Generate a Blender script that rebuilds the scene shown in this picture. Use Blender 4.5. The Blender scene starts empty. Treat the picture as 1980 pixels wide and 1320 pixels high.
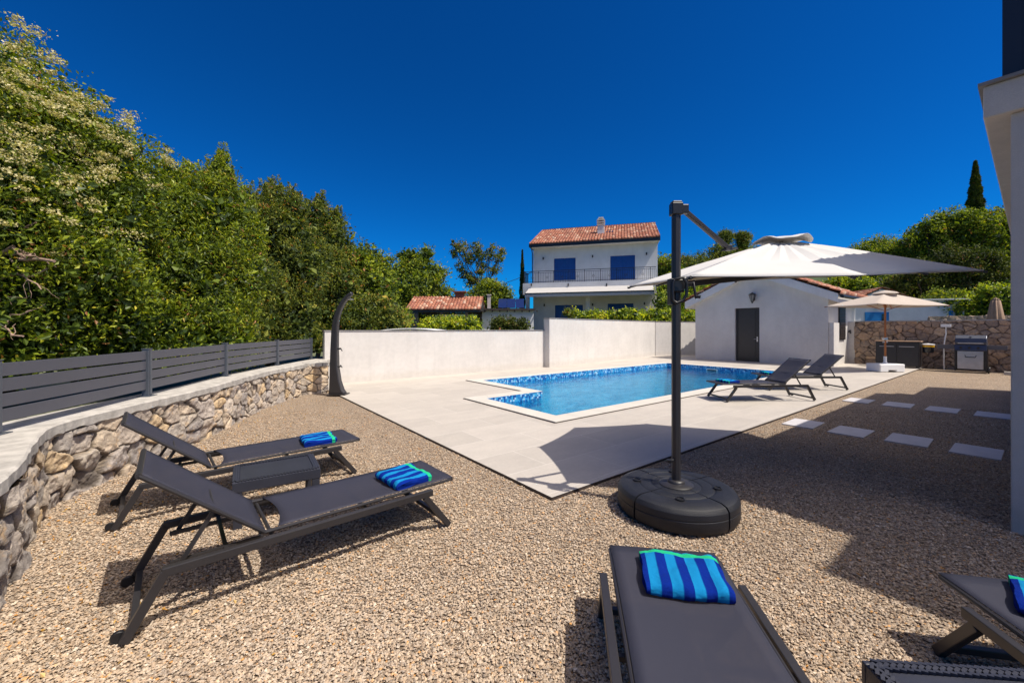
import bpy, math, random
import numpy as np
from mathutils import Vector, Matrix
R_ = math.radians
sc = bpy.context.scene
col = sc.collection
F, CX, HY, CH = 777.0, 990.0, 636.0, 1.5     # focal length in photo pixels, principal column, horizon row, eye height

def G(u, v, z=0.0):                # a point of height z seen at photo pixel u, v
    Y = F * (CH - z) / (v - HY); return ((u - CX) / F * Y, Y, z)
def P(u, v, Y):
    return ((u - CX) / F * Y, Y, CH + (HY - v) / F * Y)
AX = (0.792, 0.611); BX = (-0.611, 0.792); D0 = (0.35, 3.53)
def L(a, b, z=0.0):                # pool terrace frame -> world
    return (D0[0] + AX[0]*a + BX[0]*b, D0[1] + AX[1]*a + BX[1]*b, z)
ROT = math.atan2(AX[1], AX[0])

# ------------------------------------------------------------------ helpers
def tag(o, label=None, cat=None, group=None, kind=None):
    if label: o['label'] = label
    if cat: o['category'] = cat
    if group: o['group'] = group
    if kind: o['kind'] = kind
    return o
def empty(name, loc, rz=0, label=None, cat=None, group=None, scale=1):
    o = bpy.data.objects.new(name, None); col.objects.link(o)
    o.location = loc; o.rotation_euler = (0, 0, rz); o.empty_display_size = .2
    o.scale = (scale,)*3
    return tag(o, label, cat, group)
def copy_tree(o, parent=None):
    c = o.copy(); col.objects.link(c); c.parent = parent
    for ch in list(o.children): copy_tree(ch, c)
    return c

class MB:
    def __init__(s): s.v = []; s.f = []; s.sm = []
    def add(s, vs, fs, smooth=False):
        n = len(s.v); s.v += [tuple(v) for v in vs]
        for f in fs: s.f.append(tuple(i+n for i in f)); s.sm.append(smooth)
        return s
    def box(s, x0, x1, y0, y1, z0, z1):
        vs = [(x,y,z) for z in (z0,z1) for y in (y0,y1) for x in (x0,x1)]
        return s.add(vs, [(0,2,3,1),(4,5,7,6),(0,1,5,4),(2,6,7,3),(0,4,6,2),(1,3,7,5)])
    def beam(s, p, q, w, h, up=(0,0,1)):
        p = Vector(p); q = Vector(q); d = (q-p).normalized(); u = Vector(up)
        a = d.cross(u)
        if a.length < 1e-4: a = d.cross(Vector((1,0,0)))
        a.normalize(); b = a.cross(d).normalized()
        vs = []
        for c in (p, q):
            for i, j in ((-1,-1),(1,-1),(1,1),(-1,1)): vs.append(c + a*(i*w/2) + b*(j*h/2))
        return s.add(vs, [(0,1,2,3),(7,6,5,4),(0,4,5,1),(1,5,6,2),(2,6,7,3),(3,7,4,0)])
    def tube(s, pts, r, n=10, caps=True):
        pts = [Vector(p) for p in pts]; rs = r if isinstance(r, (list,tuple)) else [r]*len(pts)
        rings = []; prev = None
        for i, p in enumerate(pts):
            d = (pts[min(i+1,len(pts)-1)] - pts[max(i-1,0)]).normalized()
            a = prev - d*prev.dot(d) if prev is not None else d.cross(Vector((0,0,1)))
            if a.length < 1e-4: a = d.cross(Vector((1,0,0)))
            a.normalize(); prev = a; b = d.cross(a)
            rings.append([p + (a*math.cos(2*math.pi*k/n) + b*math.sin(2*math.pi*k/n))*rs[i] for k in range(n)])
        vs = [v for g in rings for v in g]; fs = []
        for i in range(len(pts)-1):
            for k in range(n): fs.append((i*n+k, i*n+(k+1)%n, (i+1)*n+(k+1)%n, (i+1)*n+k))
        if caps:
            m = (len(pts)-1)*n
            fs.append(tuple(range(n))[::-1]); fs.append(tuple(m+k for k in range(n)))
        return s.add(vs, fs, True)
    def lathe(s, prof, n=24, c=(0,0,0), a0=0, a1=2*math.pi, closed=True, axis='z'):
        full = abs(a1-a0-2*math.pi) < 1e-6; m = n if full else n+1; vs = []
        for k in range(m):
            t = a0 + (a1-a0)*k/n
            for (r, z) in prof: vs.append((c[0]+r*math.cos(t), c[1]+r*math.sin(t), c[2]+z))
        q = len(prof); fs = []
        for k in range(n):
            k2 = (k+1) % m
            for i in range(q-1): fs.append((k*q+i, k2*q+i, k2*q+i+1, k*q+i+1))
        s.add(vs, fs, True)
        if not full:
            s.add([vs[i] for i in range(q)], [tuple(range(q))]); s.add([vs[(m-1)*q+i] for i in range(q)], [tuple(range(q))[::-1]])
        return s
    def prism(s, poly, z0, z1):
        n = len(poly); vs = [(x,y,z0) for x,y in poly] + [(x,y,z1) for x,y in poly]
        fs = [tuple(range(n))[::-1], tuple(range(n,2*n))] + [(i,(i+1)%n,n+(i+1)%n,n+i) for i in range(n)]
        return s.add(vs, fs)
    def ext(s, poly, axis, t0, t1):   # polygon extruded along axis; poly in the two other coordinates
        vs = []
        for t in (t0, t1):
            for (p, q) in poly:
                vs.append({'x':(t,p,q),'y':(p,t,q),'z':(p,q,t)}[axis])
        n = len(poly)
        return s.add(vs, [tuple(range(n))[::-1], tuple(range(n,2*n))] + [(i,(i+1)%n,n+(i+1)%n,n+i) for i in range(n)])
    def build(s, name, mat, parent=None, bev=0, seg=2, smooth=None):
        me = bpy.data.meshes.new(name); me.from_pydata(s.v, [], s.f)
        me.polygons.foreach_set('use_smooth', [bool(x) if smooth is None else smooth for x in s.sm])
        import bmesh
        bm = bmesh.new(); bm.from_mesh(me); bmesh.ops.recalc_face_normals(bm, faces=bm.faces); bm.to_mesh(me); bm.free()
        me.materials.append(mat)
        o = bpy.data.objects.new(name, me); col.objects.link(o); o.parent = parent
        if any(s.sm) and smooth is None:
            try: me.set_sharp_from_angle(angle=R_(40))
            except Exception: pass
        if bev:
            m = o.modifiers.new('b', 'BEVEL'); m.width = bev; m.segments = seg; m.limit_method = 'ANGLE'; m.harden_normals = False
        return o

def np_mesh(name, V, Fq, mat, parent=None, attrs=None, smooth=False):
    """V (n,3), Fq (m,k) index array; attrs {name:(domain, array)}"""
    me = bpy.data.meshes.new(name); V = np.asarray(V, np.float32); Fq = np.asarray(Fq, np.int32)
    m, k = Fq.shape
    me.vertices.add(len(V)); me.vertices.foreach_set('co', V.ravel())
    me.loops.add(m*k); me.loops.foreach_set('vertex_index', Fq.ravel())
    me.polygons.add(m); me.polygons.foreach_set('loop_start', np.arange(0, m*k, k, dtype=np.int32))
    try: me.polygons.foreach_set('loop_total', np.full(m, k, np.int32))
    except Exception: pass
    me.polygons.foreach_set('use_smooth', np.full(m, smooth, bool))
    for n_, (dom, arr) in (attrs or {}).items():
        a = me.attributes.new(n_, 'FLOAT', dom); a.data.foreach_set('value', np.asarray(arr, np.float32).ravel())
    me.update(); me.validate()
    me.materials.append(mat)
    o = bpy.data.objects.new(name, me); col.objects.link(o); o.parent = parent
    return o
def grid_faces(n, m):
    i = np.arange(n-1)[:,None]*m + np.arange(m-1)[None,:]
    return np.stack([i, i+1, i+m+1, i+m], -1).reshape(-1, 4)

def vnoise(x, y, seed=0):     # value noise, numpy
    xi = np.floor(x).astype(np.int64); yi = np.floor(y).astype(np.int64); fx = x-xi; fy = y-yi
    fx = fx*fx*(3-2*fx); fy = fy*fy*(3-2*fy)
    def h(a, b):
        n = (a*374761393 + b*668265263 + seed*974711) & 0xffffffff
        n = ((n ^ (n >> 13)) * 1274126177) & 0xffffffff
        return ((n ^ (n >> 16)) & 0xffff) / 65535.0
    return (h(xi,yi)*(1-fx)+h(xi+1,yi)*fx)*(1-fy) + (h(xi,yi+1)*(1-fx)+h(xi+1,yi+1)*fx)*fy

# ------------------------------------------------------------------ materials
def mat(name):
    m = bpy.data.materials.new(name); m.use_nodes = True; nt = m.node_tree
    b = nt.nodes['Principled BSDF']; return m, nt, b
def nd(nt, t, **kw):
    n = nt.nodes.new(t)
    for k, v in kw.items():
        if k.startswith('i_'): n.inputs[k[2:].replace('_',' ')].default_value = v
        else: setattr(n, k, v)
    return n
def ramp(nt, fac, stops, interp='LINEAR'):
    r = nt.nodes.new('ShaderNodeValToRGB'); r.color_ramp.interpolation = interp
    e = r.color_ramp.elements
    while len(e) < len(stops): e.new(0.5)
    for x, (p, c) in zip(e, stops): x.position = p; x.color = (*c, 1)
    nt.links.new(fac, r.inputs[0]); return r.outputs[0]
def mixc(nt, fac, a, b, mode='MIX'):
    m = nt.nodes.new('ShaderNodeMix'); m.data_type = 'RGBA'; m.blend_type = mode
    for i, x in ((0, fac), (6, a), (7, b)):
        if hasattr(x, 'links') or hasattr(x, 'is_linked'): nt.links.new(x, m.inputs[i])
        else: m.inputs[i].default_value = (*x, 1) if isinstance(x, tuple) else x
    return m.outputs[2]
def coord(nt, kind='Object', scale=(1,1,1)):
    t = nd(nt, 'ShaderNodeTexCoord'); m = nd(nt, 'ShaderNodeMapping'); m.inputs['Scale'].default_value = scale
    nt.links.new(t.outputs[kind], m.inputs[0]); return m.outputs[0]
def noise(nt, vec, s, d=4, r=.55):
    n = nd(nt, 'ShaderNodeTexNoise'); n.inputs['Scale'].default_value = s; n.inputs['Detail'].default_value = d; n.inputs['Roughness'].default_value = r
    nt.links.new(vec, n.inputs['Vector']); return n.outputs['Fac']
def bump(nt, b, h, strength, dist):
    n = nd(nt, 'ShaderNodeBump'); n.inputs['Strength'].default_value = strength; n.inputs['Distance'].default_value = dist
    nt.links.new(h, n.inputs['Height']); nt.links.new(n.outputs[0], b.inputs['Normal']); return n

def simple(name, c, rough=.5, metal=0, var=.12, nscale=6, bmp=0, bscale=120, spec=.5):
    m, nt, b = mat(name); v = coord(nt)
    n = noise(nt, v, nscale)
    c0 = tuple(x*(1-var) for x in c); c1 = tuple(min(1, x*(1+var)) for x in c)
    nt.links.new(ramp(nt, n, [(.3,c0),(.7,c1)]), b.inputs['Base Color'])
    b.inputs['Roughness'].default_value = rough; b.inputs['Metallic'].default_value = metal
    b.inputs['Specular IOR Level'].default_value = spec
    if bmp: bump(nt, b, noise(nt, v, bscale, 3), bmp, .004)
    return m
M = {}
M['metal'] = simple('dark_powder_coated_metal', (.026,.024,.026), .40, var=.08, bmp=.08, bscale=600)
M['black'] = simple('black_plastic', (.012,.012,.014), .4)
M['fence'] = simple('fence_grey_metal', (.075,.077,.095), .5, var=.06, nscale=2)
M['navy_metal'] = simple('navy_black_metal', (.012,.015,.028), .45, var=.06)
M['fence_post'] = simple('fence_post_metal', (.07,.08,.10), .4, var=.06)
M['tank'] = simple('grained_black_plastic', (.014,.015,.020), .45, bmp=.7, bscale=260, var=.2, spec=.35)
M['rattan'] = simple('rattan_dark_plastic', (.030,.032,.045), .38, bmp=.2, bscale=90)
M['white_paint'] = simple('white_painted_metal', (.78,.78,.78), .4, var=.03)
M['stain_wood'] = simple('reddish_wood', (.35,.12,.03), .45, var=.3, nscale=3)
M['steel'] = simple('brushed_steel', (.42,.42,.45), .3, metal=.85, var=.08)
M['lidmetal'] = simple('blue_grey_enamel', (.07,.08,.11), .3, metal=.4, var=.1)
M['blue'] = simple('blue_painted_wood', (.006,.080,.32), .45, var=.12)
M['lightblue'] = simple('light_blue_wood', (.010,.16,.42), .45, var=.12)
M['slab'] = simple('pale_paving_slab', (.50,.48,.49), .7, var=.08, bmp=.2)
M['concrete'] = simple('rough_concrete', (.40,.375,.34), .9, var=.25, nscale=9, bmp=.8, bscale=45)
M['coping'] = simple('pool_coping_stone', (.53,.50,.45), .6, var=.06, nscale=2)
M['slot'] = simple('dark_slot_trim', (.045,.032,.028), .6)
M['yellow'] = simple('yellow_plastic', (.75,.42,.02), .4)
M['glass_dark'] = simple('dark_window_glass', (.02,.025,.035), .08)
M['taupe'] = simple('taupe_fabric', (.32,.21,.14), .85, var=.12)
M['solar'] = simple('solar_panel_blue', (.012,.022,.085), .12, var=.1)
M['bark'] = simple('bark', (.11,.075,.05), .9, var=.45, nscale=14, bmp=.9, bscale=30)
M['dry_twig'] = simple('dry_twig_bark', (.30,.20,.15), .85, var=.4, nscale=20)
M['clearlamp'] = simple('lamp_glass', (.16,.17,.18), .1)

def plaster(name, c, dirt=.5):
    m, nt, b = mat(name); v = coord(nt)
    n1 = noise(nt, v, 1.1, 6, .65); n2 = noise(nt, v, 9, 5)
    a = ramp(nt, n1, [(.32, tuple(x*.86 for x in c)), (.62, c)])
    a = mixc(nt, .35*dirt, a, ramp(nt, n2, [(.35, tuple(x*.78 for x in c)), (.65, tuple(min(.9,x*1.06) for x in c))]))
    sx = coord(nt, 'Object', (7,7,.8)); st = ramp(nt, noise(nt, sx, 1, 4), [(.5,(0,0,0)),(.75,(.35*dirt,)*3)])
    a = mixc(nt, st, a, tuple(x*.62 for x in c))
    nt.links.new(a, b.inputs['Base Color']); b.inputs['Roughness'].default_value = .88
    a2 = ramp(nt, noise(nt, v, 130, 3, .7), [(.3,(.84,.84,.84)),(.65,(1.04,1.04,1.04))]); a = mixc(nt, .7, a, a2, 'MULTIPLY')
    sp = nd(nt, 'ShaderNodeSeparateXYZ'); nt.links.new(v, sp.inputs[0]); ma = nd(nt, 'ShaderNodeMath', operation='MULTIPLY_ADD'); ma.inputs[1].default_value = -.30; nt.links.new(noise(nt, v, 3.5, 5, .7), ma.inputs[0]); nt.links.new(sp.outputs['Z'], ma.inputs[2])
    dm = ramp(nt, ma.outputs[0], [(0,(.30*dirt,)*3),(.12,(0,0,0))]); a = mixc(nt, dm, a, (c[0]*.62,c[1]*.54,c[2]*.40)); nt.links.new(a, b.inputs['Base Color'])
    bump(nt, b, noise(nt, v, 75, 5, .75), .6, .006); return m
M['plaster'] = plaster('white_plaster', (.69,.655,.62), .55)
M['plaster_clean'] = plaster('smooth_white_plaster', (.66,.63,.60), .3)
M['plaster_house'] = plaster('house_white_plaster', (.70,.69,.68), .3)
M['plaster_grey'] = plaster('greyish_plaster', (.54,.49,.45), .6)

def fabric(name, c, transl=0.0, rough=.8, wave=600, wr=.25, alpha=None):
    m, nt, b = mat(name); v = coord(nt)
    nt.links.new(ramp(nt, noise(nt, v, 3), [(.3, tuple(x*.93 for x in c)), (.7, c)]), b.inputs['Base Color'])
    b.inputs['Roughness'].default_value = rough; b.inputs['Specular IOR Level'].default_value = .3
    n = bump(nt, b, noise(nt, v, wave, 2), wr, .002)
    out = nt.nodes['Material Output']; last = b.outputs[0]
    if transl:
        t = nd(nt, 'ShaderNodeBsdfTranslucent'); t.inputs[0].default_value = (*c, 1)
        mx = nd(nt, 'ShaderNodeMixShader'); mx.inputs[0].default_value = transl
        nt.links.new(last, mx.inputs[1]); nt.links.new(t.outputs[0], mx.inputs[2]); last = mx.outputs[0]
    if alpha:
        t = nd(nt, 'ShaderNodeBsdfTransparent'); mx = nd(nt, 'ShaderNodeMixShader'); mx.inputs[0].default_value = alpha
        nt.links.new(last, mx.inputs[1]); nt.links.new(t.outputs[0], mx.inputs[2]); last = mx.outputs[0]
    nt.links.new(last, out.inputs[0]); return m
M['sling'] = fabric('woven_sling_mesh', (.036,.037,.056), rough=.6, wave=900, wr=.5, alpha=.12)
M['canvas'] = fabric('white_canvas', (.60,.585,.565), .05, .85, 40, .3)
M['underside'] = fabric('tan_canvas_underside', (.50,.42,.30), .0, .85)  # underside cloth in a darker tan than the top canvas
M['beige'] = fabric('beige_canvas', (.52,.45,.39), .15, .85, 40, .2)
M['awning'] = fabric('awning_cloth', (.56,.54,.52), .2, .85)

def gravel_mat(name, attr):
    m, nt, b = mat(name)
    stops = [(0,(.17,.13,.095)),(.08,(.38,.29,.215)),(.24,(.55,.42,.295)),(.40,(.60,.47,.34)),(.54,(.42,.36,.30)),(.68,(.66,.54,.415)),(.84,(.47,.38,.285)),(.93,(.77,.66,.53)),(.965,(.66,.33,.09)),(1,(.84,.76,.66))]
    v = coord(nt)
    if attr:
        a = nd(nt, 'ShaderNodeAttribute', attribute_name='rnd'); fac = a.outputs['Fac']
        c = ramp(nt, fac, stops)
        c = mixc(nt, .5, c, ramp(nt, noise(nt, v, 160, 3), [(.3,(.55,.5,.45)),(.7,(1,1,1))]), 'MULTIPLY')
    else:
        vo = nd(nt, 'ShaderNodeTexVoronoi'); vo.inputs['Scale'].default_value = 76
        wv = nd(nt, 'ShaderNodeVectorMath', operation='ADD')
        nz = nd(nt, 'ShaderNodeTexNoise'); nz.inputs['Scale'].default_value = 60; nt.links.new(v, nz.inputs['Vector'])
        sc_ = nd(nt, 'ShaderNodeVectorMath', operation='SCALE'); sc_.inputs['Scale'].default_value = .012
        nt.links.new(nz.outputs['Color'], sc_.inputs[0]); nt.links.new(v, wv.inputs[0]); nt.links.new(sc_.outputs[0], wv.inputs[1])
        nt.links.new(wv.outputs[0], vo.inputs['Vector'])
        s = nd(nt, 'ShaderNodeSeparateColor'); nt.links.new(vo.outputs['Color'], s.inputs[0])
        c = ramp(nt, s.outputs[0], stops)
        gap = ramp(nt, vo.outputs['Distance'], [(.28,(1,1,1)),(.62,(.22,.19,.17))])
        c = mixc(nt, .75, c, gap, 'MULTIPLY')
        h = nd(nt, 'ShaderNodeMath', operation='MULTIPLY_ADD'); h.inputs[1].default_value = -1; nt.links.new(vo.outputs['Distance'], h.inputs[0])
        nt.links.new(s.outputs[1], h.inputs[2])
        bump(nt, b, h.outputs[0], .9, .012)
    big = noise(nt, v, 1.3, 4)
    c = mixc(nt, .6, c, ramp(nt, big, [(.3,(.80,.78,.76)),(.7,(1,1,1))]), 'MULTIPLY')
    c = mixc(nt, .8, c, ramp(nt, noise(nt, v, 30, 3, .8), [(.36,(.70,.68,.66)),(.5,(.95,.94,.93)),(.64,(1.16,1.15,1.13))]), 'MULTIPLY')
    nt.links.new(c, b.inputs['Base Color']); b.inputs['Roughness'].default_value = .85; b.inputs['Specular IOR Level'].default_value = .3
    return m
M['gravel'] = gravel_mat('gravel', False); M['pebble'] = gravel_mat('pebble_stone', True)

def stone_mat(name, stops, gapc):
    m, nt, b = mat(name); v = coord(nt)
    a = nd(nt, 'ShaderNodeAttribute', attribute_name='rnd'); g = nd(nt, 'ShaderNodeAttribute', attribute_name='gap')
    c = ramp(nt, a.outputs['Fac'], stops)
    n1 = noise(nt, v, 11, 6, .7)
    c = mixc(nt, .85, c, ramp(nt, n1, [(.30,(.42,.40,.40)),(.5,(.85,.82,.8)),(.68,(1.15,1.1,1.0))]), 'MULTIPLY')
    rust = ramp(nt, noise(nt, v, 5.5, 5, .7), [(.56,(0,0,0)),(.68,(.6,.6,.6))])
    c = mixc(nt, rust, c, (.46,.27,.10))
    c = mixc(nt, g.outputs['Fac'], c, gapc)
    nt.links.new(c, b.inputs['Base Color']); b.inputs['Roughness'].default_value = .9
    bump(nt, b, noise(nt, v, 42, 6, .75), .9, .02); return m
M['stone'] = stone_mat('field_stone', [(0,(.34,.31,.29)),(.3,(.52,.46,.39)),(.5,(.68,.56,.42)),(.7,(.40,.37,.36)),(.85,(.70,.52,.30)),(1,(.58,.52,.46))], (.09,.07,.055))
M['stone_far'] = stone_mat('mortared_stone', [(0,(.34,.27,.22)),(.35,(.52,.38,.27)),(.6,(.62,.45,.31)),(.8,(.38,.31,.26)),(1,(.72,.54,.37))], (.07,.05,.04))

m, nt, b = mat('terrace_tile'); v = coord(nt)
bk = nd(nt, 'ShaderNodeTexBrick'); bk.offset = .5
for k, x in {'Scale':1.0,'Mortar Size':.004,'Mortar Smooth':.1,'Brick Width':1.2,'Row Height':.6,'Bias':0}.items(): bk.inputs[k].default_value = x
bk.inputs['Color1'].default_value = (.49,.445,.395,1); bk.inputs['Color2'].default_value = (.43,.39,.345,1); bk.inputs['Mortar'].default_value = (.60,.56,.51,1)
mp = nd(nt, 'ShaderNodeMapping'); mp.inputs['Location'].default_value = (.05,.53,0); nt.links.new(v, mp.inputs[0]); nt.links.new(mp.outputs[0], bk.inputs['Vector'])
c = mixc(nt, .8, bk.outputs['Color'], ramp(nt, noise(nt, coord(nt,'Object',(1.2,2.6,1)), 1.4, 6, .65), [(.25,(.84,.84,.85)),(.6,(1,1,1)),(.8,(1.07,1.05,1.02))]), 'MULTIPLY')
c = mixc(nt, .4, c, ramp(nt, noise(nt, v, 30, 4), [(.3,(.86,.86,.86)),(.7,(1.05,1.05,1.05))]), 'MULTIPLY')
nt.links.new(c, b.inputs['Base Color']); b.inputs['Roughness'].default_value = .6; M['tile'] = m

m, nt, b = mat('roof_tile'); v = coord(nt); a = nd(nt, 'ShaderNodeAttribute', attribute_name='rnd')
c = ramp(nt, a.outputs['Fac'], [(0,(.20,.07,.04)),(.3,(.36,.12,.065)),(.55,(.46,.19,.11)),(.8,(.28,.10,.07)),(.90,(.52,.30,.19)),(1,(.58,.42,.32))])
c = mixc(nt, .7, c, ramp(nt, noise(nt, v, 6, 5), [(.3,(.6,.58,.56)),(.7,(1.1,1.1,1.1))]), 'MULTIPLY')
nt.links.new(c, b.inputs['Base Color']); b.inputs['Roughness'].default_value = .8; M['rooftile'] = m

# pool mosaic
m, nt, b = mat('pool_mosaic'); v = coord(nt)
vo = nd(nt, 'ShaderNodeTexVoronoi', distance='CHEBYCHEV'); vo.inputs['Scale'].default_value = 24; vo.inputs['Randomness'].default_value = 0
nt.links.new(v, vo.inputs['Vector'])
wn = nd(nt, 'ShaderNodeTexWhiteNoise'); nt.links.new(vo.outputs['Position'], wn.inputs['Vector'])
band = ramp(nt, wn.outputs['Value'], [(0,(.01,.08,.30)),(.28,(.02,.20,.48)),(.56,(.05,.34,.60)),(.80,(.36,.55,.70)),(1,(.66,.76,.84))], 'CONSTANT')
low = ramp(nt, wn.outputs['Value'], [(0,(.006,.36,.54)),(.5,(.014,.45,.63)),(1,(.04,.55,.72))])
sp = nd(nt, 'ShaderNodeSeparateXYZ'); nt.links.new(v, sp.inputs[0])
gt = nd(nt, 'ShaderNodeMath', operation='GREATER_THAN'); gt.inputs[1].default_value = -.30; nt.links.new(sp.outputs['Z'], gt.inputs[0])
nt.links.new(mixc(nt, gt.outputs[0], low, band), b.inputs['Base Color']); b.inputs['Roughness'].default_value = .3; M['mosaic'] = m
# water: tinted transparency with fresnel gloss
m, nt, b = mat('pool_water'); v = coord(nt, 'Object', (1,1.6,1)); nt.nodes.remove(b)
bp = nd(nt, 'ShaderNodeBump'); bp.inputs['Strength'].default_value = .6; bp.inputs['Distance'].default_value = .03
nt.links.new(noise(nt, v, 5.5, 4, .55), bp.inputs['Height'])
gl = nd(nt, 'ShaderNodeBsdfGlossy'); gl.inputs['Roughness'].default_value = .05; nt.links.new(bp.outputs[0], gl.inputs['Normal'])
gl.inputs['Color'].default_value = (.8,.9,1,1)
tr = nd(nt, 'ShaderNodeBsdfRefraction'); tr.inputs['Roughness'].default_value = 0; tr.inputs['IOR'].default_value = 1.12; nt.links.new(bp.outputs[0], tr.inputs['Normal'])
tr2 = nd(nt, 'ShaderNodeBsdfTransparent')
cw = ramp(nt, noise(nt, v, 2.6, 5, .7), [(.38,(.16,.66,.80)),(.62,(.48,.92,.97))])  # uneven tint paints light ripples into the water colour
nt.links.new(cw, tr2.inputs[0]); nt.links.new(cw, tr.inputs['Color'])
m1 = nd(nt, 'ShaderNodeMixShader'); m1.inputs[0].default_value = .35; nt.links.new(tr2.outputs[0], m1.inputs[1]); nt.links.new(tr.outputs[0], m1.inputs[2])
fr = nd(nt, 'ShaderNodeFresnel'); fr.inputs['IOR'].default_value = 1.33; nt.links.new(bp.outputs[0], fr.inputs['Normal'])
fm = nd(nt, 'ShaderNodeMath', operation='MULTIPLY'); fm.inputs[1].default_value = .7; nt.links.new(fr.outputs[0], fm.inputs[0])
m2 = nd(nt, 'ShaderNodeMixShader'); nt.links.new(fm.outputs[0], m2.inputs[0]); nt.links.new(m1.outputs[0], m2.inputs[1]); nt.links.new(gl.outputs[0], m2.inputs[2])
nt.links.new(m2.outputs[0], nt.nodes['Material Output'].inputs[0]); M['water'] = m

# striped towel (stripes across local y, green band at the +x end)
m, nt, b = mat('striped_towel'); v = coord(nt); sp = nd(nt, 'ShaderNodeSeparateXYZ'); nt.links.new(v, sp.inputs[0])
mu = nd(nt, 'ShaderNodeMath', operation='MULTIPLY_ADD'); mu.inputs[1].default_value = 11.0; mu.inputs[2].default_value = 10.25; nt.links.new(sp.outputs['Y'], mu.inputs[0])
frc = nd(nt, 'ShaderNodeMath', operation='FRACT'); nt.links.new(mu.outputs[0], frc.inputs[0])
st = ramp(nt, frc.outputs[0], [(0,(.002,.022,.24)),(.47,(.002,.022,.24)),(.53,(.008,.24,.53)),(1,(.008,.24,.53))])
gg = nd(nt, 'ShaderNodeMapRange'); gg.inputs['From Min'].default_value = .108; gg.inputs['From Max'].default_value = .112; nt.links.new(sp.outputs['X'], gg.inputs[0])
g2 = nd(nt, 'ShaderNodeMapRange'); g2.inputs['From Min'].default_value = .140; g2.inputs['From Max'].default_value = .136; nt.links.new(sp.outputs['X'], g2.inputs[0])
g3 = nd(nt, 'ShaderNodeMath', operation='MULTIPLY'); nt.links.new(gg.outputs[0], g3.inputs[0]); nt.links.new(g2.outputs[0], g3.inputs[1])
nt.links.new(mixc(nt, g3.outputs[0], st, (.02,.48,.22)), b.inputs['Base Color']); b.inputs['Roughness'].default_value = .95; b.inputs['Specular IOR Level'].default_value = .1
bump(nt, b, noise(nt, v, 420, 3, .7), .9, .006); M['towel'] = m

def leaf_mat(name, stops, transl=.28, rough=.42):
    m, nt, b = mat(name); a = nd(nt, 'ShaderNodeAttribute', attribute_name='rnd')
    c = ramp(nt, a.outputs['Fac'], stops)
    nt.links.new(c, b.inputs['Base Color']); b.inputs['Roughness'].default_value = rough+.06; b.inputs['Specular IOR Level'].default_value = .35
    t = nd(nt, 'ShaderNodeBsdfTranslucent')
    nt.links.new(mixc(nt, 1, c, (1.9,1.9,.6), 'MULTIPLY'), t.inputs[0])
    mx = nd(nt, 'ShaderNodeMixShader'); mx.inputs[0].default_value = transl
    nt.links.new(b.outputs[0], mx.inputs[1]); nt.links.new(t.outputs[0], mx.inputs[2]); nt.links.new(mx.outputs[0], nt.nodes['Material Output'].inputs[0]); return m
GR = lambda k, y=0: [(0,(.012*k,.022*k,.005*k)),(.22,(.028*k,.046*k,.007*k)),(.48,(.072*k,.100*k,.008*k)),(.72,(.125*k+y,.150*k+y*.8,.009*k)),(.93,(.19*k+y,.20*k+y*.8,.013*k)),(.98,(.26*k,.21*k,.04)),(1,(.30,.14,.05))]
M['leaf'] = leaf_mat('laurel_leaf', GR(2.0,.025))
M['leaf_flower'] = leaf_mat('broad_leaf', GR(2.0,.03))
M['leaf_far'] = leaf_mat('far_leaf', GR(2.1,.05), rough=.6)
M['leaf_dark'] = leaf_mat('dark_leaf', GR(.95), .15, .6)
M['leaf_cyp'] = leaf_mat('cypress_leaf', GR(.85), .1, .7)
M['leaf_yel'] = leaf_mat('yellow_green_leaf', GR(3.0,.20))
M['leaf_lime'] = leaf_mat('bright_green_leaf', GR(2.8,.08))
M['leaf_olive'] = leaf_mat('olive_leaf', [(0,(.02,.035,.010)),(.22,(.045,.075,.015)),(.48,(.12,.155,.02)),(.72,(.22,.24,.03)),(.9,(.32,.30,.04)),(.95,(.45,.33,.05)),(1,(.42,.17,.05))], .25, .6)
M['flower'] = leaf_mat('cream_flower', [(0,(.28,.27,.08)),(.5,(.50,.44,.20)),(1,(.64,.57,.36))], .2, .8)
M['ground'] = simple('grassy_soil', (.09,.10,.04), .95, var=.4, nscale=.8)
M['hill'] = simple('wooded_hill', (.035,.06,.018), .95, var=.5, nscale=.6, bmp=1, bscale=3)

# ------------------------------------------------------------------ foliage
def leaf_mesh(name, C, O, size, material, parent, rng, rnd, aspect=.42, droop=0.0):
    n = len(C)
    d = O*.55 + rng.normal(size=(n,3))*.75; d[:,2] += .10 - droop; d /= np.linalg.norm(d, axis=1, keepdims=True)
    r = rng.normal(size=(n,3)) + O*1.0 + np.array([0,0,.6]); s = np.cross(d, r); s /= np.linalg.norm(s, axis=1, keepdims=True)+1e-9
    nn = np.cross(s, d); L_ = size*rng.uniform(.6,1.3,(n,1)); W = L_*aspect*rng.uniform(.8,1.2,(n,1))
    b0 = C - d*L_*.5; t = C + d*L_*.5 - nn*L_*.10; a = C + s*W*.5 + nn*L_*.08; c = C - s*W*.5 + nn*L_*.08
    V = np.stack([b0,a,t,c],1).reshape(-1,3); Fq = np.arange(4*n).reshape(n,4)
    return np_mesh(name, V, Fq, material, parent, {'rnd':('FACE', np.clip(rnd,0,1))})
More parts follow.
